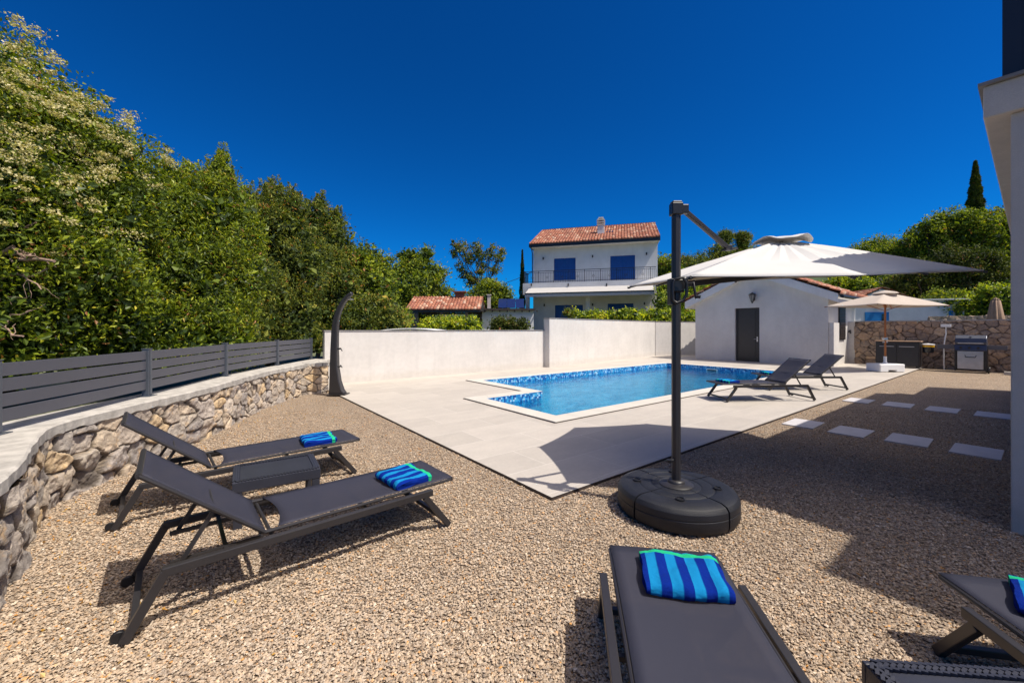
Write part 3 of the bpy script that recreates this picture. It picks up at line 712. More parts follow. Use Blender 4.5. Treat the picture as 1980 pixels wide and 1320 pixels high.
# ------------------------------------------------------------------ the rented house at right edge
hs = empty('villa', (*L(2.3,-2.48)[:2],0), ROT, 'grey rendered villa corner with overhanging balcony slab and slatted railing', 'building')
mb = MB(); mb.box(0,11,-8,0,-.05,3.09); mb.build('wall', M['plaster_grey'], hs, bev=.008)
mb = MB(); mb.box(-.05,9.0,-8,.13,3.09,3.33); mb.build('balcony_slab', M['plaster_grey'], hs, bev=.01)
mb = MB(); mb.box(-.08,9.03,-8,.155,3.33,3.355); mb.build('slab_capping', M['graycap'], hs)
mb = MB(); mb.box(-.2,9,-8,-2.4,3.356,6.1); mb.build('upper_storey', M['plaster_grey'], hs)
rl = MB()
rl.box(.02,.08,-.05,.04,3.356,4.16)
rl.box(8.8,8.86,-.05,.04,3.356,4.16); rl.box(.08,8.80,-.035,.025,4.10,4.16); rl.box(.02,.08,-8,-.05,4.10,4.16)
ro = rl.build('railing', M['navy_metal'], hs)
mb = MB()
for k in range(6): mb.box(.035,.065,-8,-.12,3.385+k*.118,3.385+k*.118+.092); mb.box(.08,8.8,-.02,.01,3.385+k*.118,3.385+k*.118+.108)
mb.box(.03,.07,-.12,-.05,3.37,4.10)
mb.build('slats', M['navy_metal'], ro)

# ------------------------------------------------------------------ big cantilever parasol
PX, PY = 1.36, 3.33
um = empty('cantilever_parasol', (PX,PY,0), 0, 'large white cantilever parasol on a dark post with a round four-part weighted base', 'parasol')
for k in range(4):
    a0 = math.pi/2*k + R_(-62) + .018; a1 = a0 + math.pi/2 - .036
    pr = [(.09,.02),(.455,.02),(.468,.05),(.468,.115),(.462,.118),(.468,.122),(.466,.165),(.445,.196),(.40,.212),(.30,.214),(.29,.208),(.28,.214),(.20,.216),(.19,.210),(.18,.216),(.09,.218)]
    mb = MB(); mb.lathe(pr, 18, (0,0,0), a0, a1)
    t = mb.build('weight_tank', M['tank'], um, bev=.006)
    am = (a0+a1)/2
    mb = MB(); mb.lathe([(.028,0),(.034,.004),(.034,.012),(.026,.014),(.024,.006),(0,.006)],16,(.31*math.cos(am),.31*math.sin(am),.212)); mb.build('filler_cap', M['black'], t)
mb = MB(); mb.box(-.45,.45,-.03,.03,.0,.05); mb.box(-.03,.03,-.45,.45,.0,.05); mb.build('cross_frame', M['metal'], um)
mb = MB(); mb.lathe([(0,.20),(.135,.20),(.135,.222),(.12,.232),(.07,.236),(.066,.25),(.055,.258),(0,.258)],32); mb.build('hub_plate', M['metal'], um)
pz0, pz1 = .23, 2.47
mb = MB(); rr=[.034,.036]
ocp = [(math.cos(R_(22.5+45*k))*.037, math.sin(R_(22.5+45*k))*.034) for k in range(8)]
mb.prism(ocp, pz0, pz1); mb.build('pole', M['metal'], um, bev=.003)
mb = MB(); mb.tube([(-.035,-.02,.42),(-.065,-.035,.42)], .014); mb.lathe([(0,0),(.02,0),(.022,.02),(0,.022)],10,(-.07,-.035,.41)); mb.build('locking_knob', M['black'], um)
mb = MB(); mb.box(-.046,.046,-.04,.04,2.44,2.54); mb.box(-.04,.04,-.034,.034,2.54,2.555); mb.box(.03,.10,-.02,.03,2.455,2.53); mb.build('top_cap', M['black'], um, bev=.008)
# canopy vertices (world)
cv = [(1.51,3.39,1.945),(2.66,3.14,1.92),(3.585,3.50,2.0),(4.87,4.15,2.106),(4.50,5.25,2.2),(3.19,5.72,2.19),(2.0,5.5,2.11),(1.335,4.54,1.985)]
apx = (2.95,4.40,2.47)
plate = (2.04,3.78,2.235)
def canopy(cvw, ap, o3, nseg=14, sub=9, vent=.26, vh=.06, sagv=.0, bulge=.012):
    """returns main sheet grid"""
    n = len(cvw); rim=[]
    for i in range(n):
        p = np.array(cvw[i]); q = np.array(cvw[(i+1)%n]); c = np.array(ap)
        for k in range(sub):
            t = k/sub; x = p+(q-p)*t; s = 4*t*(1-t); x = x + (c-x)*[.02,.02,0]*s; rim.append((x, s))
    rows=[]
    for j in range(nseg+1):
        f = j/nseg; g = .09 + (1-.09)*f; row=[]
        for (x, s) in rim:
            c = np.array(ap); y = c+(x-c)*g
            y = y.copy(); y[2] += bulge*math.sin(math.pi*g) - s*sagv*g*.8 - s*.012*math.sin(math.pi*min(1,g*1.05))
            row.append(y-np.array(o3))
        rows.append(row)
    V = np.array(rows).reshape(-1,3); m_ = len(rim); Fq=[]
    for j in range(nseg):
        for k in range(m_): Fq.append((j*m_+k, j*m_+(k+1)%m_, (j+1)*m_+(k+1)%m_, (j+1)*m_+k))
    return V, np.array(Fq)
V, Fq = canopy(cv, apx, (PX,PY,0))
# wrinkles near the crown
rr = np.hypot(V[:,0]+PX-apx[0], V[:,1]+PY-apx[1]); an = np.arctan2(V[:,1]+PY-apx[1], V[:,0]+PX-apx[0])
V[:,2] += .008*np.sin(an*34)*np.exp(-((rr-.55)/.4)**2) + .004*np.sin(an*57+1)*np.exp(-((rr-.35)/.3)**2)
co = np_mesh('canopy', V, Fq, M['canvas'], um, smooth=True)
co.data.set_sharp_from_angle(angle=R_(7))
mo = co.modifiers.new('s','SOLIDIFY'); mo.thickness = .003; mo.material_offset = 1; co.data.materials.clear(); co.data.materials.append(M['underside']); co.data.materials.append(M['canvas'])
# hem
mb = MB(); 
rim = [Vector(v) for v in V[-8*9:]]
mb.tube(rim+[rim[0]], .007, 6, False); mb.build('hem', M['canvas'], co)
# vent: small raised square cap with wavy edge
vv=[]; nn_=48; c = Vector(apx)-Vector((PX,PY,0))
for j,(r_,h_) in enumerate(((.0,.035),(.12,.030),(.20,.018),(.27,.000))):
    for k in range(nn_):
        t = 2*math.pi*k/nn_; w_ = 0 if j<2 else .022*math.sin(4*t)*(j-1) + .012*math.sin(9*t)
        vv.append((c.x+r_*math.cos(t)*1.05, c.y+r_*math.sin(t), c.z+h_+w_*.5-.012))
fq = [(j*nn_+k, j*nn_+(k+1)%nn_, (j+1)*nn_+(k+1)%nn_, (j+1)*nn_+k) for j in range(3) for k in range(nn_)]
np_mesh('vent_cap', vv, fq, M['canvas'], co, smooth=True).modifiers.new('s','SOLIDIFY').thickness = .004
hubz = 2.12
for i, v_ in enumerate(cv):
    p = Vector(apx)-Vector((PX,PY,.08)); q = Vector(v_)-Vector((PX,PY,.012)); 
    mid_ = p.lerp(q,.45); h_ = Vector((apx[0]-PX,apx[1]-PY,hubz))
    mb = MB(); mb.beam(p,q,.014,.02); rb = mb.build('rib', M['metal'], um)
    mb = MB(); mb.beam(h_,mid_+Vector((0,0,.03)),.012,.016); mb.build('strut', M['metal'], rb)
    mb = MB(); mb.tube([q-Vector((0,0,.006)),q+(q-p).normalized()*.03],.012); mb.build('tip', M['metal'], rb)
c = Vector((apx[0]-PX,apx[1]-PY,0))
mb = MB(); mb.lathe([(0,2.06),(.05,2.07),(.055,2.15),(.03,2.17),(.022,2.45),(0,2.46)],16,(c.x,c.y,0)); mb.build('canopy_hub', M['black'], um)
pt = Vector(plate)-Vector((PX,PY,0))
mb = MB(); mb.beam((.06,.02,2.50), pt+Vector((-.03,-.02,.03)), .028, .046); mb.build('upper_arm', M['metal'], um, bev=.006)
mb = MB(); mb.beam(pt+Vector((-.07,-.045,.0)), pt+Vector((.10,.065,.035)), .05,.018); mb.box(pt.x-.03,pt.x+.02,pt.y-.03,pt.y+.02,pt.z,pt.z+.05); mb.build('arm_bracket', M['metal'], um, bev=.004)
mb = MB(); mb.beam((.04,.025,1.87), (c.x,c.y,2.10), .03,.05); mb.build('lower_arm', M['metal'], um, bev=.004)
# slider with D handle and crank
mb = MB(); mb.box(-.06,.05,-.055,.05,1.80,1.91); mb.lathe([(0,0),(.035,0),(.04,.03),(.035,.10),(0,.10)],14,(.06,0,1.83)); sl_ = mb.build('slider', M['black'], um, bev=.012)
mb = MB(); hp_ = [(-.045,-.075,1.90),(.02,-.085,1.915),(.05,-.085,1.87),(.05,-.085,1.78),(.02,-.085,1.73),(-.03,-.085,1.71),(-.055,-.075,1.73),(-.06,-.075,1.80),(-.058,-.075,1.87),(-.045,-.075,1.90)]
mb.tube(hp_, .013, 10); mb.box(-.075,-.045,-.07,-.0,1.70,1.91); mb.build('grip', M['black'], sl_, bev=.004)
mb = MB(); mb.tube([(.09,-.02,1.87),(.125,-.04,1.88),(.14,-.05,1.76),(.145,-.05,1.75)], .011); mb.tube([(.14,-.05,1.765),(.17,-.07,1.76)], .014); mb.build('crank', M['black'], sl_)

# ------------------------------------------------------------------ beige parasol
bp_ = empty('garden_parasol', (13.0,14.0,.03), 0, 'beige parasol with a wooden pole and white plastic base near the stone wall', 'parasol')
def curved_base(mb):
    mb.ext([(-.43,0),(-.13,0),(-.13,.06),(.13,.06),(.13,0),(.43,0),(.43,.27),(-.43,.27)],'y',-.28,.28)
mb = MB(); curved_base(mb); mb.build('base', M['white_paint'], bp_, bev=.055, seg=4)
mb = MB(); mb.lathe([(0,.26),(.08,.26),(.07,.30),(.045,.33),(.045,.52),(0,.52)],16); mb.build('socket', M['white_paint'], bp_)
mb = MB(); mb.tube([(0,0,.3),(0,0,2.70)], .030, 14); mb.build('pole', M['stain_wood'], bp_)
mb = MB(); mb.box(-.06,.06,-.05,.05,1.08,1.17); mb.box(-.09,.09,-.02,.02,1.0,1.03); mb.build('crank_box', M['steel'], bp_, bev=.01)
e1 = Vector((.97,.24,0)); e2_ = Vector((.24,-.97,0)); cc = []
for s1,s2 in ((-1,1),(1,1),(1,-1),(-1,-1)):
    v_ = e1*1.62*s1+e2_*.85*s2; cc.append((v_.x,v_.y,2.27))
V, Fq = canopy(cc, (0,0,2.74), (0,0,0), 10, 12, sagv=.03)
co = np_mesh('canopy', V, Fq, M['beige'], bp_, smooth=True); co.modifiers.new('s','SOLIDIFY').thickness=.004
mb = MB(); mb.lathe([(.36,2.70),(.30,2.745),(.1,2.80),(0,2.82)],20); mb.build('vent_cap', M['beige'], co)
for q in cc:
    mb = MB(); mb.beam((0,0,2.68),(q[0],q[1],q[2]-.02),.02,.025); rb = mb.build('rib', M['stain_wood'], bp_)
    mb = MB(); mb.beam((0,0,2.1),(q[0]*.5,q[1]*.5,2.47),.016,.02); mb.build('strut', M['stain_wood'], rb)

# ------------------------------------------------------------------ sun loungers
def make_lounger(back_deg=40):
    r = empty('sun_lounger', (0,0,0))
    hw = .334; z = .305
    for s in (-1,1):
        y = s*(hw-.02)
        mb = MB(); mb.beam((.15,y,z-.012),(1.66,y,z-.012),.036,.045); mb.build('side_rail', M['metal'], r, bev=.004)
        mb = MB(); mb.beam((.012,y,.012),(.165,y,z-.01),.036,.042); mb.build('leg', M['metal'], r, bev=.004)
        mb = MB(); mb.beam((1.80,y,.012),(1.60,y,z-.032),.036,.042); mb.build('leg', M['metal'], r, bev=.004)
        mb = MB(); mb.lathe([(0,-.011),(.026,-.011),(.030,-.006),(.030,.006),(.026,.011),(0,.011)],18)
        o = mb.build('wheel', M['black'], r); o.rotation_euler=(math.pi/2,0,0); o.location=(-.008,s*(hw-.055),.030)
    mb = MB(); mb.beam((.045,-hw+.04,.055),(.045,hw-.04,.055),.03,.03); mb.build('rear_crossbar', M['metal'], r, bev=.003)
    mb = MB(); mb.beam((1.775,-hw+.04,.055),(1.775,hw-.04,.055),.03,.03); mb.build('front_crossbar', M['metal'], r, bev=.003)
    mb = MB(); mb.beam((.42,-hw+.04,z-.03),(.42,hw-.04,z-.03),.02,.02); 
    for s in (-1,1): mb.beam((.18,s*.2,z-.03),(.60,s*.2,z-.03),.018,.022)
    mb.build('under_frame', M['metal'], r)
    mb = MB(); mb.beam((1.2,-hw+.04,z-.03),(1.2,hw-.04,z-.03),.02,.02); mb.build('crossbar', M['metal'], r)
    iw = .264
    # seat frame and sling
    x0, x1 = .60, 1.87
    mb = MB()
    for s in (-1,1): mb.tube([(x0,s*iw,z+.022),(x1-.02,s*iw,z+.022)], .011, 8)
    mb.tube([(x1-.012,-iw,z+.022),(x1-.012,iw,z+.022)], .013, 8); mb.tube([(x0+.03,-iw,z+.005),(x0+.03,iw,z+.005)], .011, 8)
    mb.build('seat_frame', M['metal'], r)
    def sling(n0, n1, f):
        V=[]; 
        for i in range(n0+1):
            for j in range(n1+1): V.append(f(i/n0, j/n1*2-1))
        return np.array(V), grid_faces(n0+1,n1+1)
    V,Fq = sling(16,10,lambda t,w: (x0+.065+(x1-x0-.065)*t - .045*(1-w*w)*(1-t)**8*-1, w*(iw-.006*math.sin(math.pi*t)), z+.034-.018*(1-w*w)*math.sin(math.pi*min(1,t*1.02))**.6))
    np_mesh('seat_sling', V, Fq, M['sling'], r, smooth=True).modifiers.new('s','SOLIDIFY').thickness=.003
    # backrest, hinged at x=.60
    a = R_(back_deg); Lb = .70; ca, sa = math.cos(a), math.sin(a)
    def bk(l, y, n=0): return (.60-ca*l - sa*n*-1*0 + n*sa, y, z+.022+sa*l + n*ca)
    mb = MB()
    for s in (-1,1): mb.tube([bk(0,s*iw),bk(Lb,s*iw)], .012, 8)
    mb.tube([bk(Lb,-iw-.008),bk(Lb,iw+.008)], .015, 8); mb.tube([bk(.02,-iw,-.01),bk(.02,iw,-.01)], .011, 8)
    mb.build('backrest_frame', M['metal'], r)
    V,Fq = sling(12,10,lambda t,w: bk(.01+(Lb-.01)*t, w*iw, .013-.020*(1-w*w)*math.sin(math.pi*min(1,t))**.6))
    np_mesh('backrest_sling', V, Fq, M['sling'], r, smooth=True).modifiers.new('s','SOLIDIFY').thickness=.003
    for s in (-1,1):
        mb = MB(); q = bk(.30,s*(iw-.03),-.01); mb.beam(q,(.22,s*(iw-.03),z-.03),.012,.022); mb.build('prop', M['metal'], r)
    mb = MB(); mb.tube([bk(.30,-iw+.03,-.01),bk(.30,iw-.03,-.01)],.009,8); mb.build('prop_bar', M['metal'], r)
    return r
lg = 'dark mesh sun loungers around the pool yard'
proto = make_lounger()
spots = [
 ((-2.057,2.137,0), 40.5, 1.0, 'dark sun lounger in the left foreground, its raised back nearest the camera'),
 ((-3.176,3.206,0), 42.2, 1.0, 'dark sun lounger with raised back beside the stone wall, behind the small table'),
 ((.5075,.272,0), 81.4, 1.0, 'dark sun lounger seen from above at the bottom centre, foot end towards the parasol base'),
 ((1.916,.03,0), 78.5, 1.0, 'dark sun lounger cut off by the bottom right corner of the picture'),
 ((6.2,8.58,.03), 184.5, 1.06, 'dark sun lounger on the pool terrace, the nearer of the pair'),
 ((8.08,10.0,.03), 180.5, 1.06, 'dark sun lounger on the pool terrace, the farther of the pair')]
LO=[]
for i,(loc,a,s,lab) in enumerate(spots):
    o = proto if i==0 else copy_tree(proto)
    o.location = loc; o.rotation_euler = (0,0,R_(a)); o.scale=(s,)*3; tag(o, lab, 'sun lounger', lg); LO.append((loc,R_(a),s))

# towels
def make_towel(seed):
    rng = np.random.default_rng(seed); mb = MB()
    lx, ly, h = .30, .36, .062; ns = 5
    # section in x-z : folded stack
    sec=[]; t = h/3
    def arc(cx,cz,r,a0,a1,n=6): return [(cx+r*math.cos(a0+(a1-a0)*k/n), cz+r*math.sin(a0+(a1-a0)*k/n)) for k in range(n+1)]
    x0, x1 = -lx/2, lx/2
    sec += arc(x0+h/2, h/2, h/2, math.pi*1.5, math.pi*.5, 10)     # big fold at the back
    sec += [(x0+h/2+ (x1-x0-h)*k/8, h) for k in range(1,8)]
    sec += arc(x1-t/2, h-t/2, t/2, math.pi/2, -math.pi/2+.5, 5) + [(x1-t*.9,h-t)]
    sec += arc(x1-t/2+.004, h-1.5*t, t/2, math.pi/2-.5, -math.pi/2+.5, 5) + [(x1-t*.9,t)]
    sec += arc(x1-t/2-.004, t/2, t/2, math.pi/2-.5, -math.pi/2, 5)
    sec += [(x1-t/2-(x1-x0-h)*k/6, 0) for k in range(1,6)]
    n = len(sec); m_ = 16; V=[]
    for j in range(m_+1):
        w = j/m_*2-1; y = w*ly/2; ed = 1-max(0,(abs(w)-.86)/.14)**2*.35
        for (x,z) in sec:
            zz = h/2+(z-h/2)*ed; dx = .004*math.sin(w*4+z*60+seed); V.append((x+dx+.010*w*math.sin(seed*1.7), y+.004*math.sin(x*30+seed), zz+ (.004*math.sin(x*22+w*5+seed)+.003*math.sin(w*14) if z>h*.5 else 0)))
    Fq = [(j*n+i, j*n+(i+1)%n, (j+1)*n+(i+1)%n, (j+1)*n+i) for j in range(m_) for i in range(n)]
    mb.add(V, Fq, True); mb.add(V[:n], [tuple(range(n))]); mb.add(V[m_*n:], [tuple(range(n))[::-1]])
    o = mb.build('folded_towel', M['towel']); mo = o.modifiers.new('s','SUBSURF'); mo.levels=2; mo.render_levels=2
    tx = bpy.data.textures.new('pile','CLOUDS'); tx.noise_scale=.012; d_ = o.modifiers.new('d','DISPLACE'); d_.texture=tx; d_.strength=.004; d_.mid_level=.5; d_.texture_coords='LOCAL'
    tx = bpy.data.textures.new('folds','CLOUDS'); tx.noise_scale=.09; d_ = o.modifiers.new('e','DISPLACE'); d_.texture=tx; d_.strength=.016; d_.mid_level=.5; d_.texture_coords='LOCAL'
    return o
tl = ['on the lounger in the left foreground','on the lounger beside the stone wall','lying square on the bottom centre lounger','cut off by the right picture edge on the bottom right lounger','on the nearer lounger of the pool terrace pair','on the farther lounger of the pool terrace pair']
tpos = [(1.56,-.04,6),(1.51,-.05,-8),(1.62,-.045,-4),(1.62,-.055,-35),(1.58,.0,10),(1.58,0,-5)]
for i,((loc,a,s),(ts,tw,tr_)) in enumerate(zip(LO,tpos)):
    o = make_towel(i+1); x = loc[0]+s*(math.cos(a)*ts-math.sin(a)*tw); y = loc[1]+s*(math.sin(a)*ts+math.cos(a)*tw)
    o.location=(x,y,loc[2]+s*.325); o.rotation_euler=(0,0,a+R_(tr_))
    tag(o, 'folded blue striped towel '+tl[i], 'towel', 'folded striped beach towels')

# side tables (rattan look)
def make_table(lx, ly, h):
    e = empty('side_table', (0,0,0)); mb = MB()
    mb.box(-lx/2+.045,lx/2-.045,-ly/2+.045,ly/2-.045,h-.03,h-.006); tp = mb.build('top', M['rattan'], e, bev=.004)
    mb = MB()  # woven border: small crossed ribbons
    def ribs(x0,y0,x1,y1):
        n = int(math.hypot(x1-x0,y1-y0)/.022); dx,dy = (x1-x0)/n,(y1-y0)/n; nx,ny = -dy,dx; q = math.hypot(nx,ny); nx/=q; ny/=q
        for i in range(n):
            for k in range(3):
                t = i+.5+(.25 if k%2 else 0); cx,cy = x0+dx*t+nx*(k-1)*.015, y0+dy*t+ny*(k-1)*.015
                sg = 1 if k%2 else -1
                mb.beam((cx-dx*.42-nx*.006*sg,cy-dy*.42-ny*.006*sg,h-.004),(cx+dx*.42+nx*.006*sg,cy+dy*.42+ny*.006*sg,h-.001),.011,.010)
    X,Y_ = lx/2-.024, ly/2-.024
    ribs(-X,-Y_,X,-Y_); ribs(-X,Y_,X,Y_); ribs(-X,-Y_,-X,Y_); ribs(X,-Y_,X,Y_)
    mb.build('woven_border', M['rattan'], tp)
    mb = MB()
    mb.box(-lx/2,lx/2,-ly/2,-ly/2+.02,h-.085,h-.006); mb.box(-lx/2,lx/2,ly/2-.02,ly/2,h-.085,h-.006); mb.box(-lx/2,-lx/2+.02,-ly/2+.02,ly/2-.02,h-.085,h-.006); mb.box(lx/2-.02,lx/2,-ly/2+.02,ly/2-.02,h-.085,h-.006)
    mb.box(-lx/2+.02,lx/2-.02,-ly/2+.02,ly/2-.02,h-.05,h-.031)
    mb.build('apron', M['rattan'], e, bev=.004)
    for sx in (-1,1):
        for sy in (-1,1):
            mb = MB(); x,y = sx*(lx/2-.034), sy*(ly/2-.034); mb.box(x-.03,x+.03,y-.03,y+.03,0,h-.086); mb.build('leg', M['rattan'], e, bev=.006)
    return e
t1 = make_table(.60,.47,.36); c0 = (np.array(G(458,932.7,.36))+np.array(G(597,875.5,.36)))/2
t1.location=(c0[0],c0[1],0); d_ = np.array(G(623,904,.36))-np.array(G(458,932.7,.36)); t1.rotation_euler=(0,0,math.atan2(d_[1],d_[0]))
tag(t1,'low dark woven side table between the two left loungers','side table','dark woven side tables')
t2 = copy_tree(t1); t2.location=(1.49,1.135,0); t2.rotation_euler=(0,0,R_(-5)); tag(t2,'dark woven side table cut off by the bottom edge between the two front loungers','side table')

# ------------------------------------------------------------------ rain shower
sh = empty('garden_shower', (*L(-.02,7.02)[:2],.03), 0, 'curved dark solar garden shower at the far left corner of the terrace', 'shower')
def quad_sweep(mb, secs):
    vs=[]; 
    for (c,w,t,tilt) in secs:
        cx,cz = c; dx,dz = math.cos(tilt), math.sin(tilt)
        for (i,j) in ((-1,-1),(1,-1),(1,1),(-1,1)): vs.append((cx+dx*w*i/2, j*t/2, cz+dz*w*i/2))
    fs=[(0,1,2,3)]; n=len(secs)
    for k in range(n-1):
        for i in range(4): fs.append((k*4+i,k*4+(i+1)%4,(k+1)*4+(i+1)%4,(k+1)*4+i))
    fs.append(((n-1)*4+3,(n-1)*4+2,(n-1)*4+1,(n-1)*4)); mb.add(vs,fs,True)
mb = MB(); secs=[((.02,.02),.36,.20,0),((.0,.10),.29,.19,0),((-.03,.3),.22,.18,0),((-.05,.6),.17,.17,0),((-.05,1.0),.15,.15,0),((-.04,1.4),.135,.14,0)]
for k in range(1,9):
    t = k/8; ang_ = t*R_(68); secs.append(((-.04+.62*(1-math.cos(ang_))*1.0, 1.4+.95*math.sin(ang_)), .135*(1-.45*t), .14*(1-.15*t), -ang_*.9))
quad_sweep(mb, secs); mb.build('body', M['metal'], sh, bev=.02)
mb = MB(); mb.box(-.17,.24,-.14,.14,0,.018); mb.build('base_plate', M['metal'], sh, bev=.004)
mb = MB(); mb.lathe([(0,0),(.07,0),(.075,.012),(.02,.03),(0,.03)],20,(.30,0,2.13)); mb.build('shower_head', M['steel'], sh)
mb = MB(); mb.tube([(.02,0,1.02),(.09,0,1.03)],.02); mb.tube([(.09,0,1.03),(.12,0,.97)],.010); mb.build('tap', M['black'], sh)
mb = MB(); mb.tube([(.03,0,.62),(.10,0,.63)],.016); mb.tube([(.10,-.04,.66),(.10,.04,.60)],.010); mb.build('foot_tap', M['black'], sh)
mb = MB(); q = G(612,757); pts=[(q[0]-.18,q[1]-.02,.03),(q[0]+.0,q[1]-.10,.04),(q[0]+.2,q[1]-.04,.03),(q[0]+.35,q[1]-.2,.035)]; mb.tube(pts,.012,6)
mb.tube([(q[0]-.2,q[1]-.1,.02),(q[0]+.1,q[1]-.16,.05),(q[0]+.32,q[1]-.24,.03)],.010,6); tag(mb.build('garden_hose', M['slot']), 'thin dark hose lying on the gravel at the foot of the garden shower', 'hose')

# ------------------------------------------------------------------ barbecue, cabinet
bq = empty('barbecue', (*L(18.75,-1.27)[:2],.0), ROT-math.pi/2, 'gas barbecue with a blue grey lid and silver door against the stone wall', 'barbecue')
bq.scale = (.80,.9,1)
mb = MB(); mb.box(-.44,.44,-.25,.25,.10,.74); mb.box(-.47,-.41,-.27,.27,.04,.80); mb.box(.41,.47,-.27,.27,.04,.80); mb.build('cart', M['black'], bq, bev=.01)
mb = MB(); mb.box(-.38,.36,-.275,-.255,.12,.74); dr_ = mb.build('door', M['steel'], bq, bev=.006)
mb = MB(); mb.tube([(-.16,-.28,.60),(-.14,-.31,.53),(.14,-.31,.53),(.16,-.28,.60)], .012); mb.build('handle', M['black'], dr_)
mb = MB(); mb.ext([(-.32,.76),(.26,.76),(.26,.96),(-.27,.96)],'x',-.46,.46); pn = mb.build('control_panel', M['lidmetal'], bq, bev=.008)
for k in range(3):
    mb = MB(); mb.tube([(-.28+k*.25,-.29,.86),(-.28+k*.25,-.345,.855)],.04,14); mb.build('knob', M['black'], pn)
mb = MB(); sec=[(-.28,.97),(-.30,1.05),(-.26,1.18),(-.14,1.27),(.06,1.29),(.22,1.24),(.27,1.10),(.27,.97)]
mb.ext(sec,'x',-.45,.45); lid = mb.build('lid', M['lidmetal'], bq, bev=.01)
mb = MB(); mb.tube([(-.36,-.30,1.0),(-.36,-.37,1.01),(.36,-.37,1.01),(.36,-.30,1.0)],.014); mb.build('handle', M['steel'], lid)
mb = MB(); mb.lathe([(0,0),(.04,0),(.04,.01),(0,.012)],16,(0,-.2,1.235)); mb.build('thermometer', M['steel'], lid)
for s in (-1,1):
    mb = MB(); mb.box(s*.47 if s>0 else -1.0, 1.0 if s>0 else -.47, -.22,.22,.88,.93); mb.box(s*.47 if s>0 else -1.0, 1.0 if s>0 else -.47,-.24,-.22,.80,.95); mb.build('side_shelf', M['fence'], bq, bev=.006)
for y_ in (-.2,.2):
    mb = MB(); mb.lathe([(0,-.03),(.09,-.03),(.10,-.015),(.10,.015),(.09,.03),(0,.03)],20); o = mb.build('wheel', M['black'], bq); o.rotation_euler=(0,math.pi/2,0); o.location=(.50,y_,.10)

cb = empty('outdoor_cabinet', (*L(19.05,.62)[:2],.03), ROT-math.pi/2, 'black two door outdoor cabinet with steel handles behind the wooden parasol pole', 'cabinet')
mb = MB(); mb.box(-.62,.62,-.26,.26,.06,.98); mb.box(-.58,-.50,-.2,.2,0,.06); mb.box(.50,.58,-.2,.2,0,.06); mb.build('body', M['metal'], cb, bev=.006)
mb = MB(); mb.box(-.65,.65,-.29,.28,.98,1.015); mb.build('worktop', M['taupe'], cb, bev=.004)
for s in (-1,1):
    mb = MB(); mb.box(-.58 if s<0 else .01, -.01 if s<0 else .58, -.285,-.262,.10,.94); dd_ = mb.build('door', M['metal'], cb, bev=.004)
    mb = MB(); xa = -.50 if s<0 else .06; mb.tube([(xa,-.31,.80),(xa+.42,-.31,.80)],.016); mb.build('handle', M['steel'], dd_)
# bucket-like vacuum hanging near wall and socket with pipe
q = L(19.0,-.20)
wv_ = empty('wall_bin', (q[0],q[1],.62), 0, 'small grey and yellow lidded bin fixed to the stone wall beside the barbecue', 'bin', scale=.8)
mb = MB(); mb.lathe([(0,0),(.16,0),(.19,.04),(.20,.26),(0,.26)],20); mb.build('body', M['glass_dark'], wv_)
mb = MB(); mb.lathe([(0,.26),(.205,.26),(.21,.36),(.0,.36)],20); mb.build('ring', M['yellow'], wv_)
mb = MB(); mb.lathe([(0,.36),(.22,.36),(.22,.40),(.0,.43)],20); mb.build('lid', M['white_paint'], wv_)
q = L(19.36,-.62)
so = empty('socket_box', (q[0],q[1],1.62), ROT-math.pi/2, 'white electrical socket box with a grey conduit on the stone wall', 'socket')
mb = MB(); mb.box(-.13,.13,-.10,.0,-.05,.05); mb.build('box', M['white_paint'], so, bev=.008)
mb = MB(); mb.tube([(0,-.05,-.05),(.0,-.05,-.3),(-.03,-.05,-.5),(-.06,-.05,-.8),(-.05,-.05,-1.6)],.018,8); mb.build('conduit', M['white_paint'], so)

# ------------------------------------------------------------------ two storey white house
HX = np.array([.963,-.270]); HD = np.array([.270,.963]); H0 = np.array([1.857,35.2])
def hp(u, v, d=0.0):          # photo pixel -> (s, z) on the facade plane moved d metres towards us
    o = H0 - HD*d; r = np.array([(u-CX)/F, 1.0]); # t*r = o + s*HX
    A = np.array([[r[0], -HX[0]],[r[1], -HX[1]]]); t, s = np.linalg.solve(A, o); return s, CH+(HY-v)/F*t
wh = empty('white_house', (H0[0],H0[1],0), math.atan2(-.270,.963), 'two storey white house with red tile roof, blue shutters and long balcony', 'building')
sr, zt_ = hp(1271.5,469); sl0, zl = hp(1031,479.5); EZ = 8.5
EZ = (zt_+zl)/2; WL = sr; DP = 9.5
FLZ = hp(1140,545,1.3)[1]
def rect(u0,v0,u1,v1,d=0): a = hp(u0,v0,d); b2 = hp(u1,v1,d); return min(a[0],b2[0]),max(a[0],b2[0]),min(a[1],b2[1]),max(a[1],b2[1])
wins = [rect(1071,500,1113,541), rect(1180,495,1228,540), rect(1073,590,1127,632), rect(1175,587,1225,632)]
